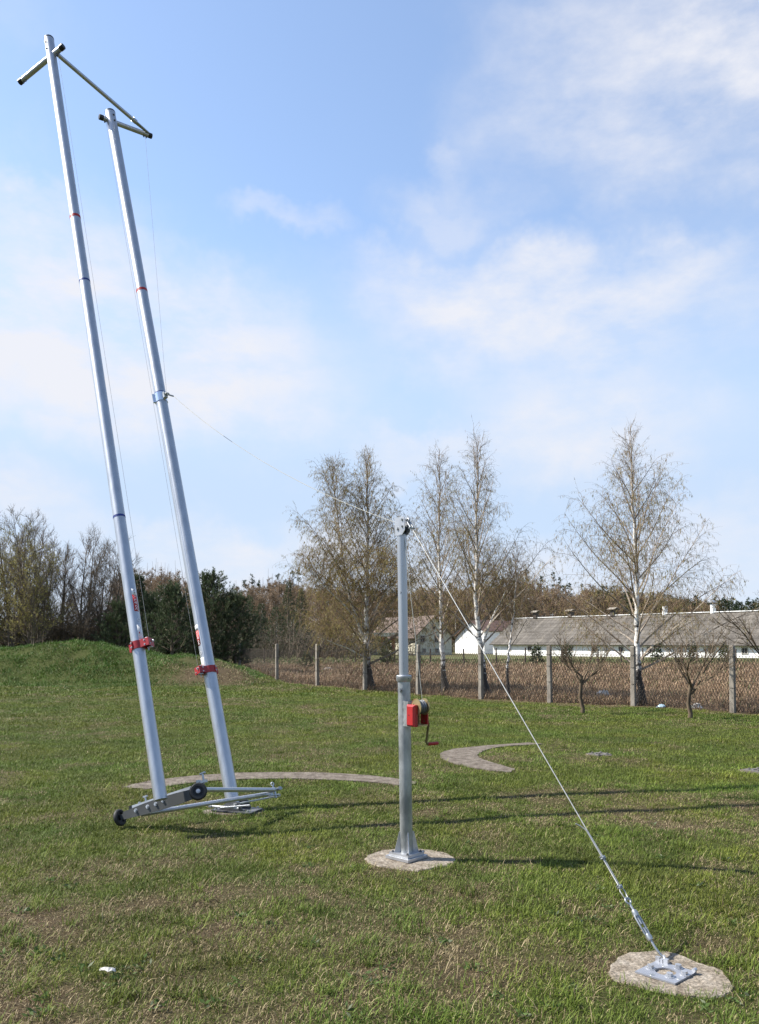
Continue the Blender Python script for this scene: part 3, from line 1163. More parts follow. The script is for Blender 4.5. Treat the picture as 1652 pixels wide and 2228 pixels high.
# crossbars near the tops
c1 = pole_pt(Q1, U1, 122)
A1 = on_plane(37, 175, c1, U1)
B1 = on_plane(133, 95, c1, U1)
A1, B1 = c1 + (A1 - B1) * ((A1 - c1).length / (A1 - B1).length), c1 + (B1 - A1) * ((B1 - c1).length / (A1 - B1).length)
crossbar(P1, A1, B1, .031, .3)
c2 = pole_pt(Q2, U2, 264)
A2 = on_plane(216, 253, c2, U2)
B2 = on_plane(331, 296, c2, U2)
A2, B2 = c2 + (A2 - B2) * ((A2 - c2).length / (A2 - B2).length), c2 + (B2 - A2) * ((B2 - c2).length / (A2 - B2).length)
crossbar(P2, A2, B2, .031, .3)
# small bolts through the pole heads
for t, Q, U, R, ys in ((P1, Q1, U1, R1, (98, 112)), (P2, Q2, U2, R2, (258, 270))):
    bo = MB()
    for y in ys:
        P = pole_pt(Q, U, y)
        e, g = side_axes(U, P)
        d = (-e * .75 + g * .66).normalized() if t is P1 else (e * .6 + g * .8).normalized()
        bo.bolt(P + d * R, d, .01, .01)
    bo.each('bolt', M['dsteel'], t)

# brace between the heads
bA = on_plane(126, 119, c1, U1)
bB = on_plane(321, 287, c2, U2)
bd = (bB - bA).normalized()
bt = thing('brace_bar', 'long thin grey tube joining the heads of the two leaning poles', 'brace', bA)
MB().tube([bA, bB - bd * .22], .024, 16).build('tube', M['alu'], bt)
fl = MB()
up = bd.cross(V((0, 0, 1))).normalized()
n2 = bd.cross(up)
fl.prism([bB - bd * .24 + up * .028, bB - bd * .24 - up * .028, bB + bd * .02 - up * .012, bB + bd * .02 + up * .02], n2 * .012)
fl.tube([bB - bd * .26, bB - bd * .20], .029, 16)
fl.build('end_bracket', M['zinc'], bt)

band(P1, Q1, U1, R1, 475, .035, M['redtape'], 'red tape band')
band(P1, Q1, U1, R1, 614, .022, M['bluetape'], 'upper dark blue tape band')
band(P1, Q1, U1, R1, 1126, .022, M['bluetape'], 'lower dark blue tape band')
band(P2, Q2, U2, R2, 635, .035, M['redtape'], 'red tape band')
stickers(P1, Q1, U1, R1, 1316, .62, .40, 1)
stickers(P2, Q2, U2, R2, 1388, -1.02, .40, 2)
BX1, D1 = pulley_box(P1, Q1, U1, R1, 1406, (.86, .5))
BX2, D2 = pulley_box(P2, Q2, U2, R2, 1459, (-.82, .57))

# chrome clamp for the hauling rope
PC2 = pole_pt(Q2, U2, 868)
e, g = side_axes(U2, PC2)
m = MB()
m.lathe(PC2, U2, [(R2 + .0005, -.055), (R2 + .005, -.055), (R2 + .005, .055), (R2 + .0005, .055)], 40)
q = (-e * .97 + g * .25).normalized()
m.box(PC2 + q * (R2 + .012), (.03, .02, .11), (q, U2.cross(q), U2))
clamp = m.build('rope_clamp', M['chrome'], P2)
band(P2, Q2, U2, R2, 858.5, .02, M['bluetape'], 'dark blue tape band above the clamp')
sh = MB()
dsh = (e * .62 + g * .78).normalized()
ws = U2.cross(dsh)
b0 = PC2 + dsh * (R2 + .004)
sh.box(b0 + dsh * .014, (.028, .045, .07), (dsh, ws, U2))
CL = PC2 + e * (R2 + .075) + g * .05 - U2 * .018
sh.torus(b0 + dsh * .03 + e * .012, U2, .022, .006, 16, 6)
sh.tube([b0 + dsh * .035, (b0 + dsh * .035 + CL) / 2, CL], .009, 8)
sh.bolt(b0 + dsh * .028 + ws * .015, dsh, .009, .012)
sh.bolt(b0 + dsh * .028 - ws * .015, dsh, .009, .012)
sh.build('shackle', M['zinc'], clamp)
bo = MB()
for h in (-.03, .03):
    bo.bolt(PC2 + q * (R2 + .014) + U2.cross(q) * -.01 + U2 * h, g, .007, .012)
bo.each('bolt', M['dsteel'], clamp)


# halyards hanging along the poles
def line(name, pts, r, mat, label, cat, group=None, n=6):
    return tag(MB().tube(pts, r, n).build(name, mat, origin=V(pts[0])), label, cat, group)


e1_, g1_ = side_axes(U1, BX1)
top = B1 + (A1 - B1).normalized() * .09 - V((0, 0, .04))
line('halyard', [top, BX1 + D1 * (R1 + .06) + U1 * .055], .0015, M['thin'], 'thin line from the upper crossbar down to the red pulley box of the longer pole', 'rope', 'halyards of the leaning poles')
top = A2 + (B2 - A2).normalized() * .09 - V((0, 0, .04))
line('halyard', [top, BX2 + D2 * (R2 + .06) + U2 * .055], .0015, M['thin'], 'thin line left of the shorter pole, running to its red pulley box', 'rope', 'halyards of the leaning poles')
top = B2 + (A2 - B2).normalized() * .09 - V((0, 0, .04))
eb, gb = side_axes(U2, PC2)
line('halyard', [top, PC2 + eb * .10 - gb * .09 + U2 * .5, PC2 + eb * .02 - gb * (R2 + .03) - U2 * .6, BX2 - gb * (R2 + .02) + D2 * .05 + U2 * .06], .0015, M['thin'],
     'thin line falling from the right end of the lower crossbar behind the shorter pole', 'rope', 'halyards of the leaning poles')

# ------------------------------------------------------------------ trolley at the feet
UC = U1
B0 = Q1
W1 = on_plane(*Z2(176, 706), B0, UC)
W2 = on_plane(*Z2(885, 476), B0, UC)
AP = on_plane(*Z2(1540, 466), B0, UC)
WR = .0735
W1.z = max(W1.z, WR * .98)
bdir = (W2 - W1).normalized()
cperp = UC.cross(bdir).normalized()
if cperp.y < 0:
    cperp = -cperp
bup = bdir.cross(cperp)
if bup.z < 0:
    bup = -bup
tr = thing('pole_trolley', 'tilted two-wheeled steel trolley frame holding the foot of the longer leaning pole', 'trolley', V((W1.x, W1.y, 0)))
Lb = (W2 - W1).length
bm = MB()
s0, s1 = .055, Lb - .05
prof_t = [(s0, .028), (s0 + .25 * (s1 - s0), .040), (s0 + .5 * (s1 - s0), .046), (s0 + .75 * (s1 - s0), .042), (s1, .030)]
prof_b = [(s1, -.045), (s0 + .75 * (s1 - s0), -.052), (s0 + .5 * (s1 - s0), -.05), (s0 + .25 * (s1 - s0), -.042), (s0, -.030)]
pl = [W1 + bdir * a + bup * b - cperp * .02 for a, b in prof_t + prof_b]
bm.prism(pl, cperp * .006)
for i in range(4):
    a, b = prof_t[i], prof_t[i + 1]
    q0, q1 = W1 + bdir * a[0] + bup * a[1], W1 + bdir * b[0] + bup * b[1]
    mid = (q0 + q1) / 2 + cperp * .0
    dd = (q1 - q0)
    bm.box(mid + bup * .0035, (dd.length + .002, .040, .006), (dd.normalized(), cperp, dd.normalized().cross(cperp)))
bm.box(W1 + bdir * .04, (.05, .03, .045), (bdir, cperp, bup))
bm.build('beam', M['beam'], tr)
br = MB()
r0 = W1 + bdir * .10 + bup * .052 + cperp * .062
r1 = W2 - bdir * .02 + bup * .052 + cperp * .062
br.box((r0 + r1) / 2, ((r1 - r0).length, .05, .048), (bdir, cperp, bup))
rail = br.build('rail', M['white_zinc'], tr)
MB().box(r0 - bdir * .006, (.03, .054, .052), (bdir, cperp, bup)).build('end_plug', M['cap'], rail)
tb = MB()
tb.tube([W2 + bdir * -.01 + cperp * .06 + bup * .02, AP + bup * .005], .021, 16)
tb.build('tube', M['alu'], tr, label='shorter round tube from the raised wheel to the tip')
tb = MB()
tb.tube([W1 + bdir * .2 + cperp * .03 - bup * .022, AP - bup * .022 - (AP - W1).normalized() * .05], .021, 16)
tb.build('tube', M['alu'], tr, label='longer round tube from the grounded wheel to the tip')
ap = MB()
da = (AP - (W1 + W2) / 2).normalized()
na = UC
wa = na.cross(da)
ap.box(AP + na * .008 + da * .0, (.15, .055, .008), (da, wa, na))
ap.box(AP - na * .045 - da * .02, (.12, .045, .007), (da, wa, na))
ap.tube([AP - na * .07, AP + na * .03], .012, 12)
ap.box(AP + da * .05 + na * .012, (.03, .05, .03), (da, wa, na))
ap.prism([AP - da * .22 - na * .02, AP - da * .02 - na * .04, AP - da * .02 - na * .01], wa * .008)
apo = ap.build('tip_bracket', M['zinc'], tr)
MB().torus(AP + na * .062 - da * .01, wa, .014, .006, 16, 6).tube([AP - da * .01 + na * .01, AP - da * .01 + na * .05], .007, 8).build('eye_bolt', M['white_zinc'], apo)
bo = MB()
for a in (.20, .42, .50, .33):
    bo.bolt(W1 + bdir * (a / .88 * Lb) - cperp * .021 + bup * (.012 if a < .45 else .022), -cperp, .011, .012)
bo.cut().tube([W1 + bdir * .30 * Lb + cperp * .05 + bup * .07, W1 + bdir * .30 * Lb + cperp * .05 + bup * .115], .008, 8)
bo.box(W1 + bdir * .30 * Lb + cperp * .05 + bup * .118, (.04, .016, .012), (bdir, cperp, bup))
bo.bolt(W1 + bdir * .22 * Lb + cperp * .05 + bup * .077, bup, .010, .010)
bo.each('bolt', M['white_zinc'], tr)
sc_ = MB()
sc_.tube([W2 + bdir * .03 + cperp * .03 + bup * .06, W2 + bdir * .03 + cperp * .03 + bup * .145], .009, 10)
sc_.tube([W2 + bdir * .005 + cperp * .03 + bup * .145, W2 + bdir * .055 + cperp * .03 + bup * .15], .009, 10)
sc_.box(W2 + bdir * .03 + cperp * .03 + bup * .078, (.05, .035, .022), (bdir, cperp, bup))
sc_.box(W2 - bdir * .022 + cperp * .03 + bup * .088, (.03, .03, .03), (bdir, cperp, bup))
sc_.build('clamp_screw', M['zinc'], tr)


def wheel(c, axis, label):
    axis = axis.normalized()
    w = MB()
    tw = .018
    w.lathe(c, axis, [(WR * .62, -tw), (WR * .86, -tw), (WR * .97, -tw * .55), (WR, 0), (WR * .97, tw * .55), (WR * .86, tw), (WR * .62, tw), (WR * .62, -tw)], 40)
    o = w.build('wheel', M['rubber'], tr, label=label)
    r = MB()
    r.lathe(c, axis, [(WR * .62, tw * .8), (WR * .56, tw * .8), (WR * .54, tw * .25), (WR * .3, tw * .2), (WR * .3, tw * 1.0), (WR * .16, tw * 1.0), (WR * .16, -tw), (WR * .3, -tw), (WR * .3, -tw * .2), (WR * .54, -tw * .25), (WR * .56, -tw * .8), (WR * .62, -tw * .8)], 32)
    e1, e2, _ = frame_of(axis)
    for k in range(5):
        a = k * 2 * math.pi / 5
        d = e1 * math.cos(a) + e2 * math.sin(a)
        r.box(c + d * WR * .42 + axis * tw * .3, (WR * .26, .010, .006), (d, axis.cross(d), axis))
    r.build('rim', M['cap'], o)
    h = MB()
    h.lathe(c, axis, [(.017, tw * .9), (.017, tw * 1.15), (.013, tw * 1.15)], 20)
    h.bolt(c + axis * tw * 1.1, axis, .0115, .013)
    h.lathe(c, axis, [(0, -.05), (.009, -.05), (.009, tw)], 12)
    h.build('axle', M['white_zinc'], o)


wheel(W1, -bdir, 'black rubber wheel resting on the grass')
wheel(W2 - cperp * .03, V((.17, -.915, .343)), 'black rubber wheel raised off the grass')

# ------------------------------------------------------------------ hinge under the shorter pole
hb = thing('hinge_base', 'dark steel hinge base on concrete under the shorter leaning pole', 'base plate', V((Q2.x, Q2.y, 0)))
hd = V((.93, -.36, 0)).normalized()
hw = V((0, 0, 1)).cross(hd)
m = MB()
m.box(V((Q2.x + .04, Q2.y - .03, .018)), (.42, .24, .012), (hd, hw, V((0, 0, 1))))
m.build('plate', M['dsteel'], hb)
m = MB()
for sgn in (-1, 1):
    c = V((Q2.x + .02, Q2.y - .02, .024)) + hw * (.075 * sgn)
    m.prism([c - hd * .13, c + hd * .13, c + hd * .09 + V((0, 0, .075)), c - hd * .02 + V((0, 0, .09))], hw * .008)
m.build('cheek', M['dsteel'], hb)
m = MB()
c = V((Q2.x - .02, Q2.y - .05, .05))
m.tube([c - hd * .19 - hw * .05, c + hd * .12 - hw * .05], .011, 12)
m.tube([c - hd * .20 - hw * .05, c - hd * .17 - hw * .05], .017, 8)
m.tube([c - hd * .05 - hw * .09, c + hd * .22 - hw * .02 + V((0, 0, .03))], .009, 12)
m.build('hinge_pin', M['zinc'], hb)
m = MB()
pA = V((Q2.x + .03, Q2.y - .13, .085))
pB = on_plane(*Z2(1585, 512), B0, UC)
dv = (pB - pA).normalized()
wv = dv.cross(V((0, 0, 1))).normalized()
m.box((pA + pB) / 2, ((pB - pA).length, .022, .012), (dv, wv, dv.cross(wv)))
m.bolt(pB - dv * .02 + V((0, 0, .006)), V((0, 0, 1)), .009, .012)
m.build('lever', M['zinc'], hb)
bo = MB()
for i in (-1, 1):
    for j in (-1, 1):
        bo.bolt(V((Q2.x + .04, Q2.y - .03, .024)) + hd * (.17 * i) + hw * (.09 * j), V((0, 0, 1)), .012, .014)
bo.each('bolt', M['zinc'], hb)

# ------------------------------------------------------------------ winch post
PB = V((POST.x, POST.y, .006))
ptop = at(874.0, 1128, POST.y)
PU = (V((ptop.x, POST.y, 2.5)) - PB).normalized()
rr_ = V((.55, -.835, 0)).normalized()       # towards the anchor
nn = V((-.835, -.55, 0)).normalized()       # the side lit by the sun
ZUP = V((0, 0, 1))
wp = thing('winch_post', 'upright silver steel post with a welded foot and a pulley head, standing on concrete', 'post', PB)
pz = lambda h: PB + PU * h
m = MB()
m.lathe(PB, PU, [(.0465, .03), (.0465, 1.30)], 40)
m.build('lower_tube', M['post_zinc'], wp)
m = MB()
m.lathe(PB, PU, [(.035, 1.29), (.035, 2.385), (0, 2.385)], 40)
m.lathe(pz(1.955) + V((-.019, -.0295, 0)) * 1.0, V((-.54, -.84, 0)), [(0, .0016), (.006, .0016), (.0062, -.002)], 14)
up_t = m.build('upper_tube', M['alu'], wp)
m = MB()
c = pz(1.955)
dh = V((-.45, -.89, 0)).normalized()
m.lathe(c + dh * .0335, dh, [(0, .0025), (.0065, .0025), (.0065, -.002)], 16)
m.build('hole', M['cap'], up_t)
m = MB()
m.lathe(PB, PU, [(.036, 1.342), (.052, 1.342), (.057, 1.337), (.057, 1.302), (.052, 1.295), (.046, 1.295)], 40)
col_o = m.build('collar', M['alu'], wp)
m = MB()
for a in (-.95, .6, 2.4):
    d = V((math.sin(a), -math.cos(a), 0))
    m.cut().lathe(pz(1.318) + d * .0562, d, [(0, .0016), (.005, .0016), (.005, -.001)], 10)
m.each('grub_screw', M['dsteel'], col_o)
m = MB()
d = V((-.6, -.8, 0)).normalized()
m.bolt(pz(1.235) + d * .046, d, .0125, .014)
m.build('bolt', M['zinc'], wp)
# pulley head: two cheeks with cut corners
head = MB()
hz0, hz1 = 2.385, 2.522
for s in (1, -1):
    c = PB + nn * (.024 * s) - nn * .0025
    a0, a1 = -.052, .075
    poly = [(a0, hz0), (a1 - .035, hz0), (a1, hz0 + .03), (a1, hz1 - .012), (a1 - .014, hz1), (a0, hz1 - .004)]
    head.prism([c + rr_ * a + PU * z for a, z in poly], nn * .005)
head.lathe(PB, PU, [(.037, 2.380), (.0385, 2.380), (.0385, 2.388), (0, 2.388)], 32)
head_o = head.build('head_plate', M['white_zinc'], wp)
m = MB()
pc = pz(2.435) - rr_ * .014
m.lathe(pc, nn, [(0, -.0215), (.040, -.0215), (.040, -.012), (.032, -.004), (.032, .004), (.040, .012), (.040, .0195), (0, .0195)], 30)
m.build('pulley', M['cap'], head_o)
m = MB()
for a, z, r in ((-.014, 2.435, .011), (.045, 2.447, .008), (.045, 2.497, .008)):
    c = pz(z) + rr_ * a
    m.bolt(c + nn * .0245, nn, r, .012)
    m.tube([c - nn * .034, c + nn * .024], r * .6, 10)
m.each('bolt', M['zinc'], head_o)
m = MB()
ST = pz(2.487) + rr_ * .075 - nn * .004
m.torus(ST, nn, .016, .006, 16, 6)
m.tube([ST + rr_ * .012 - ZUP * .012 - nn * .013, ST + rr_ * .05 - ZUP * .055 - nn * .013], .006, 8)
m.tube([ST + rr_ * .012 - ZUP * .012 + nn * .013, ST + rr_ * .05 - ZUP * .055 + nn * .013], .006, 8)
GT = ST + rr_ * .05 - ZUP * .06
m.tube([GT - nn * .024, GT + nn * .024], .006, 8)
m.build('shackle', M['zinc'], head_o)
# foot
ba = math.radians(47)
bx, by = V((math.cos(ba), math.sin(ba), 0)), V((-math.sin(ba), math.cos(ba), 0))
m = MB()
m.box(PB + ZUP * .011, (.222, .222, .020), (bx, by, ZUP))
m.box(PB + ZUP * .0335, (.182, .182, .021), (bx, by, ZUP))
m.build('foot_plate', M['white_zinc'], wp)
for a in (-80, 10, 100, 190):
    d = V((math.cos(math.radians(a)), math.sin(math.radians(a)), 0))
    t_ = ZUP.cross(d)
    m = MB()
    c = PB - t_ * .003
    m.prism([c + d * .045 + ZUP * .044, c + d * .092 + ZUP * .044, c + d * .088 + ZUP * .058, c + d * .056 + ZUP * .19, c + d * .045 + ZUP * .195], t_ * .006)
    for k in range(3):   # weld runs
        z0 = .06 + k * .045
        for sgn in (-1, 1):
            m.tube([c + t_ * (.003 + .0045 * sgn) + d * .0475 + ZUP * z0, c + t_ * (.003 + .0045 * sgn) + d * .0475 + ZUP * (z0 + .026)], .0035, 6)
    m.build('gusset', M['white_zinc'], wp)
m = MB()
for i in (-1, 1):
    for j in (-1, 1):
        m.bolt(PB + bx * (.072 * i) + by * (.072 * j) + ZUP * .044, ZUP, .0085, .011)
c = PB + ZUP * .032 + bx * .095 - by * .055
m.cut().tube([c, c + bx * .035], .010, 12)
m.each('bolt', M['dsteel'], wp)

# ------------------------------------------------------------------ hand winch
wc = thing('hand_winch', 'red hand winch with a wire drum and crank, bolted to the silver post', 'winch', pz(1.06) + rr_ * .05)
m = MB()
for s in (1, -1):
    m.box(pz(1.062) + nn * (.033 * s) + rr_ * .066, (.066, .006, .182), (rr_, nn, ZUP))
for k in (-.075, -.03, .02, .07):
    m.tube([pz(1.062 + k) + nn * .037 + rr_ * .031, pz(1.062 + k + .018) + nn * .037 + rr_ * .031], .004, 6)
m.box(pz(1.062) + rr_ * .096, (.006, .072, .178), (rr_, nn, ZUP))
m.build('bracket', M['zinc'], wc)
m = MB()
m.bevel_box(pz(1.055) + rr_ * .150 + nn * .042, (.036, .098, .158), (nn, rr_, ZUP), .013)
near = m.build('side_cover', M['red'], wc, label='chamfered red cover on the side towards the viewer')
m = MB()
m.lathe(pz(1.058) + rr_ * .142 + nn * .0601, nn, [(0, .0006), (.0055, .0006), (.0055, -.003)], 12)
m.build('hole', M['cap'], near)
m = MB()
m.bevel_box(pz(1.045) + rr_ * .158 - nn * .068, (.014, .085, .12), (-nn, rr_, ZUP), .004)
m.build('side_cover', M['red'], wc, label='red cover on the far side of the drum')
m = MB()
m.box(pz(.985) + rr_ * .165 - nn * .02, (.075, .085, .012), (rr_, nn, ZUP))
m.box(pz(1.04) + rr_ * .104 - nn * .02, (.006, .085, .12), (rr_, nn, ZUP))
m.build('frame', M['brass'], wc)
dc = pz(1.118) + rr_ * .178
m = MB()
m.lathe(dc, nn, [(0, .020), (.058, .020), (.061, .0225), (.061, .0175), (.030, .016), (.030, -.050), (.061, -.0515), (.061, -.0565), (.058, -.054), (0, -.054)], 36)
dr = m.build('drum', M['brass'], wc)
m = MB()
for k in range(9):
    m.torus(dc + nn * (.012 - .0068 * k), nn, .047 - .004 * abs((k % 3) - 1), .0046, 24, 6)
m.build('wound_wire', M['dsteel'], dr)
m = MB()
m.cut().lathe(dc + nn * .0205 + rr_ * .004 - ZUP * .01, nn, [(0, .0006), (.004, .0006), (.004, -.002)], 10)
m.cut().lathe(dc + nn * .0205 - rr_ * .03 + ZUP * .02, nn, [(0, .0006), (.004, .0006), (.004, -.002)], 10)
m.each('hole', M['cap'], dr)
cp = pz(1.01) + rr_ * .165
m = MB()
k0 = cp - nn * .098
k1 = cp - nn * .092 - ZUP * .155 - rr_ * .02
m.tube([cp - nn * .06, k0 + nn * .004, k0 - ZUP * .02, k1, k1 - ZUP * .012 - nn * .008, k1 - ZUP * .016 - nn * .03], .0092, 10)
cr = m.build('crank', M['crank'], wc)
m = MB()
h0 = k1 - ZUP * .015 - nn * .016
m.lathe(h0, -nn, [(0, 0), (.011, 0), (.0125, .006), (.0115, .03), (.0125, .07), (.012, .088), (.008, .094), (0, .095)], 18)
m.build('handle', M['dred'], cr)

# ------------------------------------------------------------------ cables
PWR = pc + ZUP * .036 + rr_ * -.004
sag = []
for i in range(13):
    t = i / 12
    p = CL.lerp(PWR, t)
    p.z -= .14 * 4 * t * (1 - t)
    sag.append(p)
over = [pc + (rr_ * math.sin(a) + ZUP * math.cos(a)) * .0365 for a in [k * math.pi / 12 for k in range(0, 8)]]
dn = dc + rr_ * .02 + ZUP * .052 - nn * .02
line('hauling_rope', sag + over + [pc + rr_ * .040 - ZUP * .02, dn], .0024, M['rope'], 'pale rope from the chrome pole clamp over the post head to the winch', 'rope')

EYEB = PLATE[3].lerp(PLATE[0], .04).lerp(PC, .12) + V((0, 0, .06))
EYEB = at(*Z7(868, 1385), (PLATE[3].y * .93 + PLATE[0].y * .07))
GD = (EYEB - GT).normalized()


def gpt(y):
    lo, hi = 0.0, (EYEB - GT).length
    for _ in range(40):
        mid = (lo + hi) / 2
        p = GT + GD * mid - EYE
        if PY - F * p.dot(UPV) / p.dot(FWD) < y:
            lo = mid
        else:
            hi = mid
    return GT + GD * lo


yz = lambda zy: Z7(0, zy)[1]
gs, gu, _ = frame_of(GD)
TE = gpt(yz(800))       # upper eye of the turnbuckle
gc = thing('guy_cable', 'steel guy cable running from the post head down to the turnbuckle', 'cable', TE)
m = MB()
m.tube([GT, gpt(yz(180))], .0031, 8)
m.tube([gpt(yz(170)), gpt(yz(430)) + gs * .004, gpt(yz(705)) + gs * .004, gpt(yz(740)) + gs * .016, TE + gs * .012 + GD * .005, TE + GD * .016], .0034, 8)
ta = gpt(yz(150))
m.tube([at(*Z7(55, 105), ta.y), at(*Z7(105, 132), ta.y), gpt(yz(165)) - gs * .006, gpt(yz(430)) - gs * .004, gpt(yz(705)) - gs * .004, gpt(yz(740)) - gs * .016, TE - gs * .012 + GD * .005, TE + GD * .016], .0034, 8)
cab = m.build('wire', M['wire'], gc)
for zy in (425, 700):
    m = MB()
    c = gpt(yz(zy))
    m.box(c, (.026, .016, .016), (gs, gu, GD))
    m.torus(c + gs * .002, GD, .011, .003, 12, 6)
    m.tube([c + gs * .018 - GD * .006, c - gs * .02 - GD * .006], .0032, 6)
    m.tube([c + gs * .018 + GD * .006, c - gs * .02 + GD * .006], .0032, 6)
    m.build('wire_clip', M['zinc'], gc)
tk = thing('turnbuckle', 'galvanised turnbuckle between the guy cable and the ground anchor', 'turnbuckle', EYEB)
m = MB()
y1, y2 = gpt(yz(950)), gpt(yz(1175))
m.torus(TE + GD * .02, gu, .0165, .0052, 20, 8)
m.tube([TE + GD * .040, y1 + GD * .06], .0066, 12)
m.build('eye_bolt', M['zinc'], tk)
m = MB()
for c in (y1, y2):
    m.lathe(c, GD, [(.006, -.018), (.0125, -.016), (.0165, 0), (.0135, .016), (.006, .018)], 16)
for s in (-1, 1):
    m.tube([y1 + gs * (.009 * s), y1 + GD * .025 + gs * (.0155 * s), y2 - GD * .025 + gs * (.0155 * s), y2 + gs * (.009 * s)], .005, 10)
m.build('body', M['zinc'], tk)
m = MB()
m.tube([y2 - GD * .05, y2 + GD * .04, EYEB - GD * .06, EYEB - GD * .03 + gs * .006], .0066, 12)
hk = [EYEB - GD * .03 + gs * .006]
for k in range(7):
    a = -.3 + k * 4.2 / 6
    hk.append(EYEB + gs * (.016 * math.cos(a)) + GD * (.018 * math.sin(a)))
m.tube(hk, .0064, 10)
m.build('hook', M['zinc'], tk)


# ground anchors
def anchor(label, corners, dz, group, full=True):
    c = sum(corners, V()) / 4
    t = thing('ground_anchor', label, 'anchor plate', V((c.x, c.y, dz)), group)
    m = MB()
    # plate with a round hole, built as a ring of quads
    n = 48
    th = .008
    ex = (corners[1] - corners[0])
    ey = (corners[3] - corners[0])
    hr = .33 * min(ex.length, ey.length) * .72
    out, inn = [], []
    for i in range(n):
        a = 2 * math.pi * i / n
        dx, dy = math.cos(a), math.sin(a)
        k = .5 / max(abs(dx), abs(dy))
        p = corners[0] + ex * (.5 + dx * k) + ey * (.5 + dy * k)
        out.append(V((p.x, p.y, dz + th)))
        q = corners[0] + ex * .5 + ey * .5 + ex.normalized() * (dx * hr) + ey.normalized() * (dy * hr)
        inn.append(V((q.x, q.y, dz + th)))
    vs = out + inn + [p - ZUP * th for p in out] + [p - ZUP * th for p in inn]
    fs = []
    for i in range(n):
        j = (i + 1) % n
        fs += [(i, j, n + j, n + i), (2 * n + i, 3 * n + i, 3 * n + j, 2 * n + j), (i, 2 * n + i, 2 * n + j, j), (n + i, n + j, 3 * n + j, 3 * n + i)]
    m.add(vs, fs)
    m.build('plate', M['plate'] if full else M['dull'], t)
    g = lambda a, b, z=0: V((*(corners[0] + ex * a + ey * b).xy, dz + th + z))
    for a, b in ((.16, .42), (.60, .90), (.72, .28), (.90, .62)) if full else ((.2, .2), (.8, .2), (.8, .8), (.2, .8)):
        MB().bolt(g(a, b), ZUP, .0155, .015).build('bolt', M['white_zinc'] if full else M['dull'], t)
    m = MB()
    for a, b in ((.38, .10), (.30, .80), (.93, .32)):
        p = g(a, b)
        m.cut().lathe(p, ZUP, [(0, .0006), (.013, .0006), (.0145, -.001)], 18)
    m.each('slot', M['zinc'] if full else M['dull'], t)
    m = MB()
    if full:
        dl = ex.normalized()
        wl = ey.normalized()
        p = g(.05, .97)
        m.cut().box(p + ZUP * .009 + dl * .022, (.012, .022, .018), (dl, wl, ZUP))
        m.box(p + ZUP * .011 + dl * .042, (.022, .018, .022), (dl, wl, ZUP))
        m.box(p + ZUP * .011 - dl * .0, (.022, .018, .022), (dl, wl, ZUP))
        m.cut().tube([g(.985, .88) + ZUP * .010, g(.985, .985) + ZUP * .010], .010, 10)
        m.each('lug', M['white_zinc'], t)
        m = MB()
        m.torus(EYEB + V((.012, .0, -.012)), (gs * .6 + GD * .1 + V((.6, -.5, .1))), .026, .006, 22, 8)
        m.build('ring', M['white_zinc'], t)
    return t


anchor('bolted steel anchor plate in the foreground, tied to the turnbuckle', PLATE, .0055, 'steel ground anchors', True)
for P0, lb, s in ((FARP, 'small grey anchor plate flush in the lawn beyond the guy cable', .15), (EDGEP, 'anchor plate half cut off by the right edge of the photo', .15)):
    s = .12
    c, si = math.cos(.4), math.sin(.4)
    cs = [V((P0.x + (i * c - j * si) * s, P0.y + (i * si + j * c) * s, .014)) for i, j in ((-1, -1), (1, -1), (1, 1), (-1, 1))]
    anchor(lb, cs, .007, 'steel ground anchors', False)

# ------------------------------------------------------------------ concrete-post fence
fn = thing('chain_link_fence', 'chain-link fence on grey concrete posts along the far side of the lawn', 'fence', FP[6])
HF = 1.5
for i, p in enumerate(FP):
    rs = random.Random(i)
    z0 = hz(p.x, p.y)
    lean = V((rs.uniform(-.012, .012), rs.uniform(-.012, .012), 0))
    top = V((p.x, p.y, 1.5 + rs.uniform(-.02, .02))) + lean * 1.5
    m = MB()
    dx = (FP[min(i + 1, len(FP) - 1)] - FP[max(i - 1, 0)]).normalized()
    dx.z = 0
    dx.normalize()
    a = dx.cross(ZUP)
    hw_ = .058
    c0, c1_ = V((p.x, p.y, z0 - .15)), top
    ring = lambda c, w: [c + dx * (i_ * w) + a * (j_ * w) for i_, j_ in ((-1, -.8), (-.8, -1), (.8, -1), (1, -.8), (1, .8), (.8, 1), (-.8, 1), (-1, .8))]
    m.add(ring(c0, hw_) + ring(c1_ - ZUP * .03, hw_ * .92) + ring(c1_, hw_ * .75),
          [(k, (k + 1) % 8, 8 + (k + 1) % 8, 8 + k) for k in range(8)] + [(8 + k, 8 + (k + 1) % 8, 16 + (k + 1) % 8, 16 + k) for k in range(8)] + [tuple(range(16, 24))])
    po = m.build('fence_post', M['fpost'], fn)
    for h in (.55, .96, 1.26):
        MB().torus(V((p.x, p.y, h)) + lean * h, ZUP, hw_ * 1.22, .004, 8, 4).build('tie_wire', M['fwire'], po)
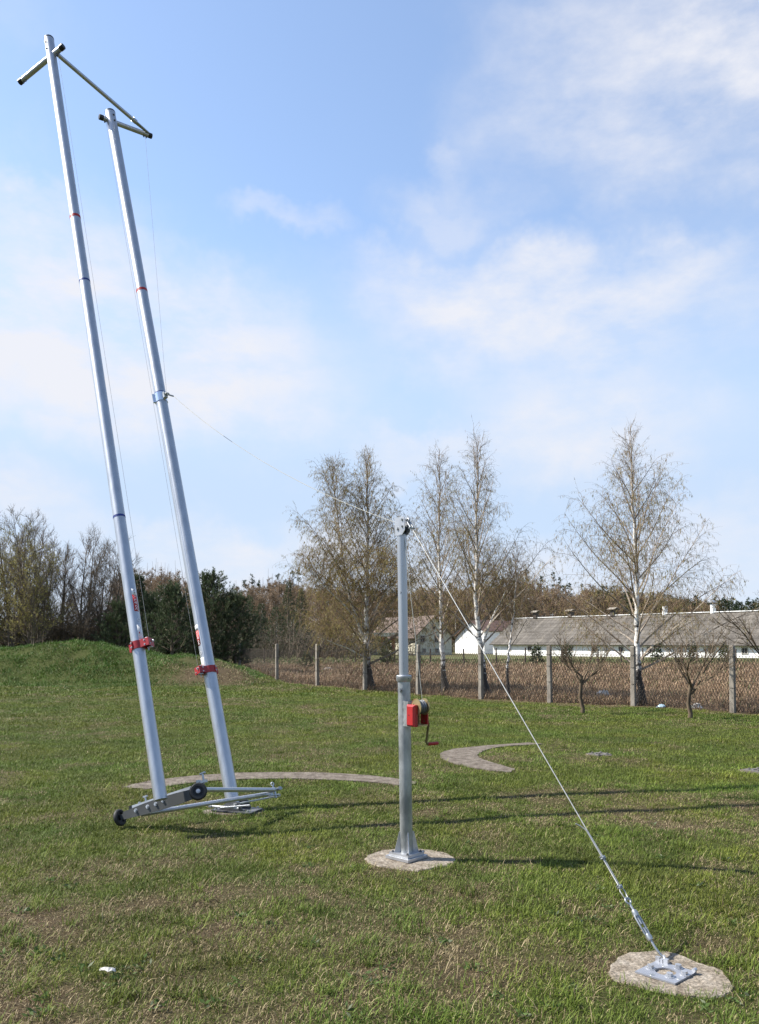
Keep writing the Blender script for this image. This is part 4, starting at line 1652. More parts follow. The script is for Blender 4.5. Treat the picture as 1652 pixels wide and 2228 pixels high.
# woven mesh: zig-zag wires
fs_ = Sticks()
cell = .072
wr = .0055
for i in range(len(FP) - 1):
    p, q = FP[i], FP[i + 1]
    L = (q - p).length
    n = max(2, int(round(L / cell)))
    zb = min(hz(p.x, p.y), hz(q.x, q.y)) + .03
    if p.x < -5:
        zb = max(hz(p.x, p.y), .1)
    rows = max(4, int(round((1.26 - zb) / cell)))
    dd = (q - p) / n
    wr = .0052 * min(1.0, (25 / ((p.y + q.y) / 2)) ** 1.6)
    off = dd.normalized().cross(ZUP) * -.058
    for k in range(n):
        for r in range(rows):
            z0, z1 = zb + r * (1.26 - zb) / rows, zb + (r + 1) * (1.26 - zb) / rows
            sgn = 1 if r % 2 == 0 else -1
            a = p + dd * (k + (.5 if sgn > 0 else 1)) + off
            b = p + dd * (k + (1 if sgn > 0 else .5)) + off
            fs_.stick((a.x, a.y, z0), (b.x, b.y, z1), wr, wr, 0)
            a = p + dd * (k + (.5 if sgn > 0 else 0)) + off
            b = p + dd * (k + (0 if sgn > 0 else .5)) + off
            fs_.stick((a.x, a.y, z0), (b.x, b.y, z1), wr, wr, 0)
    for h in (1.265, .7):
        fs_.stick((p.x + off.x, p.y + off.y, h), (q.x + off.x, q.y + off.y, h), .0035, .0035, 0)
me = fs_.mesh('wire_mesh', 1, fn.location)
link('wire_mesh', me, [M['fwire']], fn)

# rear paddock fence
RP = [ground(x, y, -.05) for x, y in ((470, 1444), (575, 1444), (679, 1444), (774, 1444), (859, 1444), (937, 1444), (1010, 1444), (1081, 1444), (1143, 1443), (1222, 1443), (1301, 1443), (1352, 1442), (1400, 1442), (1470, 1441), (1535, 1440), (1602, 1440), (1670, 1440))]
rf = thing('paddock_fence', 'low fence of thin dark posts in front of the long white barn', 'fence', RP[8])
ws_ = Sticks()
for i, p in enumerate(RP):
    rs = random.Random(60 + i)
    z0 = hz(p.x, p.y)
    MB().tube([V((p.x, p.y, z0 - .1)), V((p.x + rs.uniform(-.05, .05), p.y, z0 + 1.15 + rs.uniform(-.1, .1)))], [.06, .05], 8).build('fence_post', M['darkpost'], rf)
    if i:
        o = RP[i - 1]
        for h in (.35, .7, 1.05):
            ws_.stick((o.x, o.y, hz(o.x, o.y) + h), (p.x, p.y, z0 + h), .006, .006)
link('wire', ws_.mesh('wire', 1, rf.location), [M['fwire']], rf)


# ------------------------------------------------------------------ trees
def rvec(rs):
    return V((rs.gauss(0, 1), rs.gauss(0, 1), rs.gauss(0, 1))).normalized()


def grow(rs, p, d, L, n, wig, grav):
    pts = [p]
    st = L / n
    for i in range(n):
        d = (d + rvec(rs) * wig + V((0, 0, grav))).normalized()
        p = p + d * st
        pts.append(p)
    return pts


def along(pts, t):
    x = t * (len(pts) - 1)
    i = min(int(x), len(pts) - 2)
    return pts[i].lerp(pts[i + 1], x - i), (pts[i + 1] - pts[i]).normalized()


CAT = [(.28, .22, .085), (.24, .18, .07), (.34, .27, .10), (.22, .19, .065), (.27, .16, .085), (.28, .26, .09)]


def birch(label, base, stems, spread, nprim, seed, cat=1.0, low=.22, trunk_r=.09, group='birches along the fence', twl=.55, up=(.85, 1.5)):
    """stems: list of polylines (trunk axes) relative to base, each (points, radius)"""
    rs = random.Random(seed)
    t = thing('birch_tree', label, 'tree', base, group)
    tm = MB()
    S = Sticks()
    Hmax = .1
    for si, (pts, r0) in enumerate(stems):
        P = [V(p) for p in pts]
        # refine
        fine = []
        for i in range(len(P) - 1):
            for k in range(4):
                fine.append(P[i].lerp(P[i + 1], k / 4) + V((rs.gauss(0, .012), rs.gauss(0, .012), 0)) * (1 if i + k else 0))
        fine.append(P[-1])
        n = len(fine)
        rad = [max(.006, r0 * (1 - i / (n - 1)) ** .85 * (1 + (.75 * (1 - i / 2.5) if (i < 2.5 and si == 0) else 0))) for i in range(n)]
        tm.tube([p + base for p in fine], rad, 12)
        Ht = sum((fine[i + 1] - fine[i]).length for i in range(n - 1))
        Hmax = max(Ht, Hmax)
        npr = int(nprim * (Ht / Hmax))
        for k in range(npr):
            u = low + (.97 - low) * ((k + rs.random()) / npr) ** .92
            p, d = along(fine, u)
            if si and u < .25:
                continue
            az = k * 2.4 + rs.uniform(-.6, .6)
            shape = min(1, .5 + u * 1.3) * (1 - u) ** 1.05 * 1.75
            L = spread * shape * rs.uniform(.6, 1.2) * (.45 + .55 * Ht / Hmax) + .25
            tilt = up[0] + (up[1] - up[0]) * u + rs.uniform(-.15, .15)
            dirv = V((math.cos(az) * math.cos(tilt * .85), math.sin(az) * math.cos(tilt * .85), math.sin(tilt * .85)))
            pr = grow(rs, p, dirv, L, 7, .10, .035 if u > .5 else -.0)
            rp = max(.005, r0 * .36 * (1 - u) ** .6 + .003)
            S.path(pr, rp, .0035, 0 if rp > .012 else 1)
            ns = int((5 + L * 6) * (1 if u < .6 else 1.4 - u * .75))
            for j in range(ns):
                v = .18 + .82 * (j + rs.random()) / ns
                q, dq = along(pr, v)
                L2 = (.28 + .32 * L * (1 - v)) * rs.uniform(.6, 1.2)
                d2 = (dq + rvec(rs) * .95 + V((0, 0, .12))).normalized()
                se = grow(rs, q, d2, L2, 4, .14, -.03)
                S.path(se, .0042, .0026, 1)
                nt_ = int(2 + L2 * 7.5)
                topf = min(1, max(0, (u - .72) / .2))
                for w in range(nt_):
                    q2, dq2 = along(se, .15 + .85 * (w + rs.random()) / nt_)
                    d3 = (dq2 * .7 + rvec(rs) * .8).normalized()
                    L3 = twl * rs.uniform(.35, 1.0) * (1 - .45 * topf)
                    tw = grow(rs, q2, d3, L3, 3, .15, -.42 * (1 - topf) + .12 * topf)
                    S.path(tw, .0021, .0013, 1)
                    nc = rs.random() * 7.5 * cat * (1 - .8 * topf)
                    for c in range(int(nc + .5)):
                        q3, _ = along(tw, rs.uniform(.3, 1))
                        col = CAT[rs.randrange(6)]
                        S.leaf(q3, V((rs.gauss(0, .25), rs.gauss(0, .25), -1)), rs.uniform(.05, .10), rs.uniform(.0036, .0062), col, 2)
    tm.build('trunk', M['birch'], t)
    link('crown', S.mesh('crown', seed), [M['limb'], M['twig'], M['leaf']], t)
    return t


def gbase(x, y):
    p = ground(x, y)
    p.z = hz(p.x, p.y) - .03
    return p


def stem_from(base, pts, depth_off=None):
    """trunk axis from points seen at survey positions, in the plane of the tree"""
    out = []
    for i, (x, y) in enumerate(pts):
        p = at(x, y, base.y + (depth_off[i] if depth_off else 0)) - base
        out.append(p)
    return out


b = gbase(802, 1500)
birch('birch with two stems forking low, left of the silver post', b,
      [(stem_from(b, [(806, 1502), (800, 1440), (798, 1400), (797, 1330), (799, 1240), (800, 1150), (799, 1060), (797, 988)]), .115),
       (stem_from(b, [(798, 1410), (785, 1370), (764, 1310), (748, 1230), (735, 1130), (727, 1060), (722, 1012)], [0, .1, .2, .25, .3, .3, .3]), .055),
       (stem_from(b, [(797, 1432), (760, 1412), (720, 1396), (690, 1386)], [0, -.2, -.4, -.6]), .035),
       (stem_from(b, [(796, 1372), (750, 1318), (700, 1270), (655, 1218)], [0, -.3, -.6, -.8]), .034), (stem_from(b, [(800, 1350), (840, 1290), (878, 1245)], [0, -.3, -.6]), .03)], 2.6, 60, 21, cat=2.0, low=.12, up=(.5, 1.5))
b = gbase(966, 1509)
birch('slender birch close to the right of the silver post, thin crown', b, [(stem_from(b, [(967, 1511), (964, 1440), (961, 1380), (958, 1280), (955, 1180), (956, 1080), (957, 978)]), .085)], 2.2, 42, 22, cat=1.2, low=.24, up=(.7, 1.5))
b = gbase(1056, 1516)
birch('tall white-stemmed birch crossed by the guy cable', b,
      [(stem_from(b, [(1060, 1518), (1052, 1470), (1047, 1420), (1041, 1370), (1036, 1300), (1038, 1220), (1037, 1130), (1040, 1040), (1041, 947)]), .105),
       (stem_from(b, [(1048, 1412), (1062, 1370), (1078, 1330), (1100, 1290), (1125, 1235)], [0, -.2, -.3, -.3, -.3]), .04)], 2.8, 42, 23, cat=1.0, low=.28, up=(.7, 1.5))
b = gbase(1106, 1519)
birch('thin young birch between the cable-crossed birch and the next fence post', b, [(stem_from(b, [(1107, 1520), (1103, 1470), (1108, 1420), (1112, 1380), (1120, 1320), (1122, 1260), (1126, 1190)]), .045)], 1.5, 20, 24, cat=.25, low=.36, twl=.28)
b = gbase(1396, 1535)
birch('broad spreading birch standing alone in front of the barn roof', b, [(stem_from(b, [(1397, 1537), (1391, 1480), (1387, 1430), (1386, 1360), (1387, 1290), (1385, 1210), (1378, 1120), (1375, 1030), (1371, 934)]), .092)], 2.6, 50, 25, cat=1.1, low=.17,
      up=(.5, 1.45))


def fruit(label, base, H_, fork, seed, spread=.9, lean=0, n=5, name='fruit_tree', group='young orchard trees on the lawn'):
    rs = random.Random(seed)
    t = thing(name, label, 'tree', base, group)
    tm = MB()
    k = [base + V((0, 0, -.05)), base + V((.03, 0, .12)), base + V((-.03 + lean * .3, 0, fork * .45)), base + V((-.01 + lean * .6, .0, fork * .8)), base + V((lean, 0, fork))]
    tm.tube(k, [.058, .046, .04, .038, .04], 10)
    tm.build('trunk', M['fruitbark'], t)
    S = Sticks()
    ft = V((lean, 0, fork))
    for i in range(n):
        az = i * 2 * math.pi / n + rs.uniform(-.4, .4)
        el = rs.uniform(.5, 1.1)
        d = V((math.cos(az) * math.cos(el), math.sin(az) * math.cos(el), math.sin(el)))
        L = spread * rs.uniform(.8, 1.25)
        pr = grow(rs, ft - V((0, 0, rs.uniform(0, .25))), d, L, 8, .16, .06)
        S.path(pr, .024, .008)
        for j in range(9):
            q, dq = along(pr, rs.uniform(.25, 1))
            d2 = (dq * .7 + rvec(rs) * .8 + V((0, 0, .35))).normalized()
            L2 = spread * rs.uniform(.2, .65)
            se = grow(rs, q, d2, L2, 5, .18, .07)
            S.path(se, .008, .0035)
            for w in range(6):
                q2, dq2 = along(se, rs.uniform(.2, 1))
                tw = grow(rs, q2, (dq2 + rvec(rs) * .8 + V((0, 0, .2))).normalized(), rs.uniform(.06, .3), 2, .2, .05)
                S.path(tw, .004, .002)
                if rs.random() < .5:
                    S.leaf(tw[-1], rvec(rs), .02, .007, (.12, .07, .05), 1)
    link('crown', S.mesh('crown', seed), [M['fruitbark'], M['leaf']], t)
    return t


fruit('small bare orchard tree to the left of the white plastic bag', gbase(1266, 1551), 2, .86, 31, .85, 0, 6)
fruit('bare orchard tree with a spreading crown, right of the broad birch', gbase(1500, 1563), 2.3, .75, 34, 1.15, .05, 6)
eb_ = ground(1725, 1580)
fruit('bare orchard tree whose twigs reach in from the right edge', V((eb_.x, eb_.y, -.02)), 2.5, .8, 37, 1.5, -.05, 7)
# dry sapling stuck in the lawn
sp = ground(677, 1506)
sp.z = hz(sp.x, sp.y)
t = thing('dead_sapling', 'leafless forked sapling lying low on the lawn before the fence', 'sapling', sp)
S = Sticks()
S.path([V((0, 0, -.03)), V((-.02, 0, .05)), V((-.2, .05, .16)), V((-.42, .1, .31))], .014, .005)
S.path([V((-.01, 0, .04)), V((.03, 0, .15)), V((.04, 0, .30))], .012, .005)
S.path([V((.03, 0, .10)), V((.12, 0, .2)), V((.17, 0, .32))], .008, .003)
S.path([V((-.2, .05, .16)), V((-.26, .03, .25)), V((-.37, .03, .36))], .007, .003)
link('stem', S.mesh('stem'), [M['fruitbark']], t)


def bare_tree(label, base, H_, seed, spread=1.6, stems=2, col=None, nprim=30, buds=.6, group='bare trees behind the grassed bank', name='bare_tree'):
    rs = random.Random(seed)
    t = thing(name, label, 'tree', base, group)
    tm = MB()
    S = Sticks()
    for s in range(stems):
        az = rs.uniform(0, 6.28)
        off = .05 + .16 * (stems > 1)
        d = V((math.cos(az) * off, math.sin(az) * off, 1)).normalized()
        ax = grow(rs, V((0, 0, -.1)), d, H_ * rs.uniform(.86, 1.03), 12, .035, .03)
        r0 = .14 * H_ / 8 / (1 + .25 * (stems - 1))
        tm.tube([p + base for p in ax], [max(.008, r0 * (1 - i / 12) ** .9) for i in range(13)], 8)
        for k in range(nprim):
            u = .15 + .83 * (k + rs.random()) / nprim
            p, dd = along(ax, u)
            a2 = rs.uniform(0, 6.28)
            el = rs.uniform(.45, 1.05) + u * .3
            dv = V((math.cos(a2) * math.cos(el), math.sin(a2) * math.cos(el), math.sin(el)))
            L = spread * (1 - u) ** .6 * rs.uniform(.6, 1.2) + .3
            pr = grow(rs, p, dv, L, 6, .07, .04)
            S.path(pr, .022 * (1 - u) + .007, .005)
            for j in range(int((5 + L * 5) * min(1, 1.5 - u))):
                q, dq = along(pr, rs.uniform(.2, 1))
                L2 = rs.uniform(.3, .8) * (.5 + .3 * L)
                se = grow(rs, q, (dq + rvec(rs) * .8 + V((0, 0, .25))).normalized(), L2, 3, .15, .04)
                S.path(se, .0065, .004)
                for w in range(5):
                    q2, dq2 = along(se, rs.uniform(.2, 1))
                    p2 = q2 + (dq2 + rvec(rs) * .8 + V((0, 0, .2))).normalized() * rs.uniform(.15, .42)
                    S.stick(q2, p2, .004, .0028)
                    for bu in range(int(rs.random() * 3 * buds + .4)):
                        q3 = q2.lerp(p2, rs.random())
                        c = col[rs.randrange(len(col))] if col else ((.22, .14, .07), (.28, .20, .10))[rs.randrange(2)]
                        S.leaf(q3, rvec(rs), rs.uniform(.03, .06), rs.uniform(.010, .018) * (1.3 if col else .7), c, 1)
    tm.build('trunk', M['bark'], t)
    link('crown', S.mesh('crown', seed), [M['bark'], M['leaf']], t)
    return t


WIL = [(.30, .28, .07), (.38, .34, .10), (.26, .22, .07)]


def bpos(x, Y):
    p = at(x, 1400, Y)
    p.z = hz(p.x, p.y) - .05
    return p


def top_h(x, y, Y, base):
    return at(x, y, Y).z - base.z


LT = [  # x, y top, depth, kind
    (75, 1172, 38.6, 'w', 'shorter yellow-green willow in front of the tall bare trees behind the bank'),
    (22, 1120, 41, 'w', 'yellow-green leafing willow at the left edge behind the bank'),
    (42, 1092, 43, 'b', 'tallest bare tree of the row behind the bank, near the left edge'),
    (88, 1120, 40, 'b', 'bare tree with dark seed clusters, second tallest behind the bank'),
    (128, 1175, 42, 'b', 'bare tree rising in the middle of the row behind the bank'),
    (168, 1158, 40.5, 'b', 'twiggy bare tree left of the longer pole, behind the crest of the bank'),
    (205, 1172, 43, 'b', 'bare tree with upswept twigs right next to the longer pole'),
    (238, 1205, 42, 'b', 'lowest bare tree of the row, just left of the longer pole'),
    (-40, 1150, 42, 'w', 'leafing willow cut off by the left edge behind the bank'),
]
protoA = protoB = None
for i, (x, y, Y, k, lb) in enumerate(LT):
    p = bpos(x, Y)
    h = top_h(x, y, Y, p)
    if k == 'w':
        bare_tree(lb, p, h, 50 + i, 1.8, 4, WIL, 18, 1.9, name='willow_tree')
    else:
        bare_tree(lb, p, h, 50 + i, 1.3, 3, None, 26, .8)


def conifer(name, label, base, H_, seed, rad, kind='pine', group=None, dens=1.0, dark=1.0):
    rs = random.Random(seed)
    t = thing(name, label, 'tree', base, group)
    tm = MB()
    r0 = .022 * H_ + .02
    tm.tube([base + V((0, 0, -.1)), base + V((rs.uniform(-.05, .05), 0, H_ * .5)), base + V((0, 0, H_ * .97))], [r0, r0 * .6, .012], 8)
    tm.build('trunk', M['bark'], t)
    S = Sticks()
    nw = int(H_ * 3.2)
    nl, nw_ = (.17, .0075) if kind == 'pine' else (.12, .016)

    def tuft(p, d, n, L):
        base_c = rs.uniform(.7, 1.35) * dark
        for _ in range(n):
            dd = (d * 1.25 + rvec(rs) * .75).normalized()
            c = base_c * rs.uniform(.8, 1.2)
            S.leaf(p, dd, L * rs.uniform(.7, 1.15), nw_ * (L / nl), (.078 * c, .100 * c, .048 * c), 1)

    for w in range(nw):
        u = .06 + .92 * (w + .5) / nw
        z = u * H_
        nb = 7 if kind == 'pine' else 9
        for k in range(nb):
            az = k * 2 * math.pi / nb + w * .7 + rs.uniform(-.3, .3)
            if kind == 'pine':
                prof = (1 - u) ** .62 * min(1, .55 + u * 1.6)
                el = .25 + .75 * u
            else:
                prof = (1 - u) ** .9 + .03
                el = -.15 + .7 * u
            L = rad * prof * rs.uniform(.5, 1.2) + .10
            d = V((math.cos(az) * math.cos(el), math.sin(az) * math.cos(el), math.sin(el)))
            pr = grow(rs, V((0, 0, z)), d, L, 4, .08, .06 if kind == 'pine' else -.03)
            S.path(pr, .02 * (1 - u) + .008, .006)
            nsub = int((3 + L * 5) * dens)
            for j in range(nsub):
                q, dq = along(pr, .25 + .75 * (j + rs.random()) / nsub)
                Ls = rs.uniform(.12, .34) * (.7 + .4 * L)
                d2 = (dq + rvec(rs) * .9 + V((0, 0, .35 if kind == 'pine' else -.1))).normalized()
                e_ = q + d2 * Ls
                S.stick(q, e_, .006, .004)
                for f in (.35, .7, 1.0):
                    tuft(q.lerp(e_, f), (d2 + V((0, 0, .5 if kind == 'pine' else 0))).normalized(), int(12 * dens) + 2, nl * rs.uniform(.8, 1.15))
            e_ = pr[-1] + V((0, 0, rs.uniform(.08, .42)))
            S.stick(pr[-1], e_, .006, .004)
            tuft(pr[-1].lerp(e_, .5), V((0, 0, 1)), int(14 * dens), nl)
            tuft(e_, V((0, 0, 1)), int(10 * dens), nl)
    S.stick(V((0, 0, H_ * .93)), V((0, 0, H_)), .012, .006)
    for f in (.94, .97, 1):
        tuft(V((0, 0, H_ * f)), V((0, 0, 1)), 12, nl)
    link('crown', S.mesh('crown', seed), [M['bark'], M['needle']], t)
    return t


CON = [
    (455, 1262, 40, 2.5, 'pine', 'bushy dark pine right of the shorter pole, upright shoots on top'),
    (375, 1292, 38.5, 2.3, 'pine', 'bushy pine seen between the two leaning poles'),
    (332, 1308, 41, 2.0, 'pine', 'lower pine hugging the right side of the longer pole'),
    (512, 1308, 41, 2.1, 'pine', 'lower dark pine at the right end of the pine clump'),
    (300, 1255, 46, 1.2, 'spruce', 'spruce with a thin spire seen just right of the longer pole'),
    (262, 1330, 40, 2.0, 'pine', 'dark pine half hidden behind the longer pole above the bank'),
]
for i, (x, y, Y, r, k, lb) in enumerate(CON):
    p = bpos(x, Y)
    conifer('pine_tree' if k == 'pine' else 'spruce_tree', lb, p, top_h(x, y, Y, p), 80 + i, r, k, 'conifers behind the bank', 1.0)
FAR = [
    (544, 1300, 95, 'spruce with a pale tip left of the other far spruces'), (568, 1315, 105, 'lower far spruce standing second in the far row'),
    (628, 1265, 120, 'tallest spruce rising out of the far brown wood'), (600, 1322, 100, 'short far spruce before the wooden shed'), (655, 1282, 118, 'far spruce right beside the tallest one'),
]
for i, (x, y, Y, lb) in enumerate(FAR):
    p = bpos(x, Y)
    conifer('spruce_tree', lb, p, top_h(x, y, Y, p), 95 + i, 2.3, 'spruce', 'spruces at the edge of the far wood', .55)
SH = [(*Z5(508, 352), 62, 1.6, 'small dark conifer in the paddock, near the left end of the long barn'), (*Z5(665, 345), 64, 1.7, 'small conifer in front of the barn, left of the first orchard tree'),
      (*Z5(1128, 340), 66, 1.9, 'young spruce in front of the barn, right of the broad birch'), (*Z5(1312, 340), 66, 1.6, 'young spruce behind the spreading orchard tree'),
      (*Z5(1474, 340), 66, 1.8, 'young spruce in front of the barn at the far right'), (*Z6(1190, 345), 52, 1.9, 'rounded dark young pine in the field left of the silver post'),
      (*Z6(602, 350), 48, 1.0, 'tiny spruce in the dry field left of the two-stemmed birch')]
for i, (x, y, Y, h, lb) in enumerate(SH):
    p = bpos(x, Y)
    h *= .8
    conifer('young_conifer', lb, p, h, 120 + i, .45 * h / 1.6, 'pine' if i == 5 else 'spruce', 'young conifers in the paddock', .8)

# ------------------------------------------------------------------ far wood: one mass
SKYL = [(-60, 1235), (200, 1250), (285, 1232), (350, 1222), (400, 1238), (470, 1292), (520, 1272), (580, 1250), (640, 1255), (700, 1262), (760, 1268), (850, 1272), (950, 1266), (1050, 1260), (1130, 1250), (1200, 1260), (1260, 1278), (1330, 1272), (1400, 1282), (1450, 1290), (1520, 1300), (1580, 1302), (1720, 1303)]


def forest(name, x0, x1, n, seed, Y0, Y1, tint, label, dark=False, wobble=14):
    rs = random.Random(seed)
    S = Sticks()
    c0 = at((x0 + x1) / 2, 1400, (Y0 + Y1) / 2)
    for i in range(n):
        x = x0 + (x1 - x0) * (i + rs.random()) / n
        Y_ = rs.uniform(Y0, Y1)
        ys = float(np.interp(x, [a for a, _ in SKYL], [b for _, b in SKYL])) + rs.gauss(4, wobble * .6) + (Y_ < (Y0 + Y1) / 2) * rs.uniform(0, 10)
        p = at(x, 1400, Y_)
        zb = hz(p.x, p.y)
        h = at(x, ys, Y_).z - zb
        b0 = V((p.x, p.y, zb))
        S.path([b0, b0 + V((rs.gauss(0, .2), 0, h * .55)), b0 + V((rs.gauss(0, .3), 0, h))], .13, .02, 2 if rs.random() < .45 and not dark else 0)
        R_ = rs.uniform(2.0, 3.4)
        if not dark:
            for k in range(34):
                u = .10 + .76 * rs.random()
                q = b0 + V((0, 0, h * u))
                az, el = rs.uniform(0, 6.28), rs.uniform(.5, 1.15)
                L = R_ * (1 - u) ** .5 * rs.uniform(.7, 1.3) + .4
                d = V((math.cos(az) * math.cos(el), math.sin(az) * math.cos(el), math.sin(el)))
                e_ = q + d * L
                S.stick(q, e_, .032, .016, 0)
                for w in range(13):
                    f = q.lerp(e_, rs.uniform(.15, 1))
                    tp = f + (d * .5 + rvec(rs) * .9 + V((0, 0, .1))).normalized() * rs.uniform(.4, 1.1)
                    S.stick(f, tp, .022, .013, 1)
                    for v in range(4):
                        c = tint[rs.randrange(len(tint))]
                        S.leaf(f.lerp(tp, rs.random()), V((rs.gauss(0, .5), rs.gauss(0, .5), -.8)), rs.uniform(.2, .5), rs.uniform(.03, .06), c, 3)
        else:
            for k in range(46):
                u = .25 + .74 * rs.random()
                q = b0 + V((0, 0, h * u))
                az, el = rs.uniform(0, 6.28), rs.uniform(-.1, .6)
                L = 2.2 * (1 - u) ** .55 * rs.uniform(.6, 1.1) + .3
                d = V((math.cos(az) * math.cos(el), math.sin(az) * math.cos(el), math.sin(el)))
                e_ = q + d * L
                S.stick(q, e_, .04, .02, 0)
                for w in range(14):
                    f = q.lerp(e_, rs.uniform(.2, 1.05))
                    k_ = rs.uniform(.7, 1.4)
                    S.leaf(f, (rvec(rs) + V((0, 0, .3))).normalized(), rs.uniform(.4, .8), rs.uniform(.07, .13), (.034 * k_, .050 * k_, .024 * k_), 3)
    me = S.mesh(name, seed, c0)
    o = link(name, me, [M['bark'], M['twig'], M['birch'], M['leaf']], origin=c0)
    tag(o, label, 'wood', kind='stuff')


BRN = [(.22, .15, .10), (.26, .18, .115), (.20, .14, .10), (.28, .205, .12)]
forest('bare_wood', 240, 1560, 400, 5, 180, 240, BRN, 'brown leafless birch wood along the horizon behind the house and barn')
forest('pine_wood', 1290, 1760, 85, 6, 195, 240, BRN, 'dark green pine wood on the horizon behind the right end of the barn', True, 8)
forest('pine_wood', 480, 1290, 60, 16, 236, 262, BRN, 'dark pine trees mixed into the back of the brown birch wood', True, 26)


# undergrowth behind the bank and under the far wood
def thicket(name, spots, seed, label, tint, hgt, n, w=.02):
    rs = random.Random(seed)
    S = Sticks()
    c0 = at(*spots[0][:2], spots[0][2])
    for i in range(n):
        a = spots[rs.randrange(len(spots))]
        x = rs.uniform(a[0], a[1])
        Y_ = a[2] + rs.uniform(-a[3], a[3])
        p = at(x, 1400, Y_)
        b0 = V((p.x, p.y, hz(p.x, p.y) - .05))
        hh = hgt * rs.uniform(.5, 1.15)
        for k in range(5):
            d = V((rs.gauss(0, .35), rs.gauss(0, .35), 1)).normalized()
            pr = grow(rs, b0, d, hh * rs.uniform(.6, 1), 4, .15, .0)
            S.path(pr, w * .7, w * .3, 0)
            for j in range(7):
                q, dq = along(pr, rs.uniform(.25, 1))
                e_ = q + (dq * .5 + rvec(rs)).normalized() * hh * rs.uniform(.1, .25)
                S.stick(q, e_, w * .35, w * .2, 0)
                for l in range(2):
                    c = tint[rs.randrange(len(tint))]
                    S.leaf(q.lerp(e_, rs.random()), rvec(rs), hh * rs.uniform(.03, .06), hh * .012, c, 1)
    o = link(name, S.mesh(name, seed), [M['bark'], M['leaf']])
    tag(o, label, 'undergrowth', kind='stuff')


DK = [(.05, .055, .03), (.07, .05, .035), (.045, .06, .028), (.09, .065, .04)]
thicket('thicket', [(-60, 300, 45, 3), (-60, 320, 50, 4), (230, 480, 47, 3)], 7, 'dark twiggy thicket filling the gaps behind the bank', DK, 3.6, 620, .022)
thicket('far_scrub', [(420, 900, 130, 22), (480, 800, 100, 12), (900, 1120, 172, 4), (420, 760, 150, 20)], 8, 'dark scrub at the foot of the far wood, left of the house', DK, 5.0, 330, .045)


# ------------------------------------------------------------------ buildings
def quad_uv(name, quads_, mat, parent, label=None, thick=.12):
    """roof slopes with thickness; quads_: lists of four corners (eave0, eave1, ridge1, ridge0)"""
    off = root_loc(parent)
    vs, fs, uvs = [], [], []
    for q in quads_:
        q = [V(p) for p in q]
        n = (q[1] - q[0]).cross(q[3] - q[0]).normalized()
        if n.z < 0:
            n = -n
        w = (q[1] - q[0]).length
        h = (q[3] - q[0]).length
        b = len(vs)
        vs += q + [p - n * thick for p in q]
        fs.append((b, b + 1, b + 2, b + 3))
        uvs += [(0, 0), (w, 0), (w, h), (0, h)]
        fs.append((b + 7, b + 6, b + 5, b + 4))
        uvs += [(0, h), (w, h), (w, 0), (0, 0)]
        for i in range(4):
            j = (i + 1) % 4
            fs.append((b + i, b + 4 + i, b + 4 + j, b + j))
            uvs += [(0, 0)] * 4
    me = bpy.data.meshes.new(name)
    me.from_pydata([tuple(p - off) for p in vs], [], fs)
    ul = me.uv_layers.new(name='UVMap')
    for i, l in enumerate(ul.data):
        l.uv = uvs[i]
    me.update()
    return link(name, me, mat, parent, None, label)


def window(t, c, right, nrm, w, h, bars=1):
    """frame proud of the wall with a recessed dark pane"""
    m = MB()
    fw = min(w, h) * .13
    for sx in (-1, 1):
        m.box(c + right * (sx * (w / 2 - fw / 2)), (fw, .10, h), (right, nrm, ZUP))
    for sz in (-1, 1):
        m.box(c + ZUP * (sz * (h / 2 - fw / 2)), (w - 2 * fw, .09, fw), (right, nrm, ZUP))
    if bars:
        m.box(c, (fw * .5, .07, h - 2 * fw), (right, nrm, ZUP))
    f = m.build('window', M['frame'], t)
    MB().box(c - nrm * .01, (w - fw * 1.2, .05, h - fw * 1.2), (right, nrm, ZUP)).build('pane', M['glass'], f)


# long barn
EL = at(1068, 1402.5, 150)
ez = EL.z
ER = at(1652, 1400, 108)
ax = (ER - EL)
ax.z = 0
Lw = ax.length
ax.normalize()
Lw *= 1.75
nb_ = V((ax.y, -ax.x, 0))
if nb_.y > 0:
    nb_ = -nb_
HWD = 6.27
RZ = 5.78
zb = -1.1
barn = thing('barn', 'long low white barn with a grey corrugated roof beyond the field', 'barn', V((EL.x, EL.y, zb)))
E0 = V((EL.x, EL.y, ez))
m = MB()
c = E0 + ax * (Lw / 2) - nb_ * HWD
m.box(V((c.x, c.y, (zb + ez) / 2 + .1)), (Lw - .6, HWD * 2 - .6, ez - zb + .2), (ax, nb_, ZUP))
for s in (0.35, Lw - .35):       # gables
    g0 = E0 + ax * s
    m.prism([g0 - nb_ * .3 + ZUP * .2, g0 - nb_ * (2 * HWD - .3) + ZUP * .2, V((*(g0 - nb_ * HWD).xy, RZ - .15))], ax * .2)
m.build('wall', M['limewash'], barn)
rg = lambda s: V((*(E0 + ax * s - nb_ * HWD).xy, RZ))
e0 = E0 + nb_ * .4 + ZUP * .05
e0b = E0 - nb_ * (2 * HWD + .4) + ZUP * .05
roof = quad_uv('roof', [[e0, e0 + ax * Lw, rg(Lw), rg(0)], [e0b + ax * Lw, e0b, rg(0), rg(Lw)]], M['sheetroof'], barn)
m = MB()
m.box(rg(Lw / 2) + ZUP * .06, (Lw, .5, .12), (ax, nb_, ZUP))
m.build('ridge_cap', M['limewash'], roof)


def along_ax(x, off):
    """distance along the barn where a point at sideways offset off is seen at column x"""
    lo, hi = -5, Lw
    for _ in range(50):
        mid = (lo + hi) / 2
        p = E0 + ax * mid - nb_ * off - EYE
        if PX + F * p.x / p.dot(FWD) < x:
            lo = mid
        else:
            hi = mid
    return lo


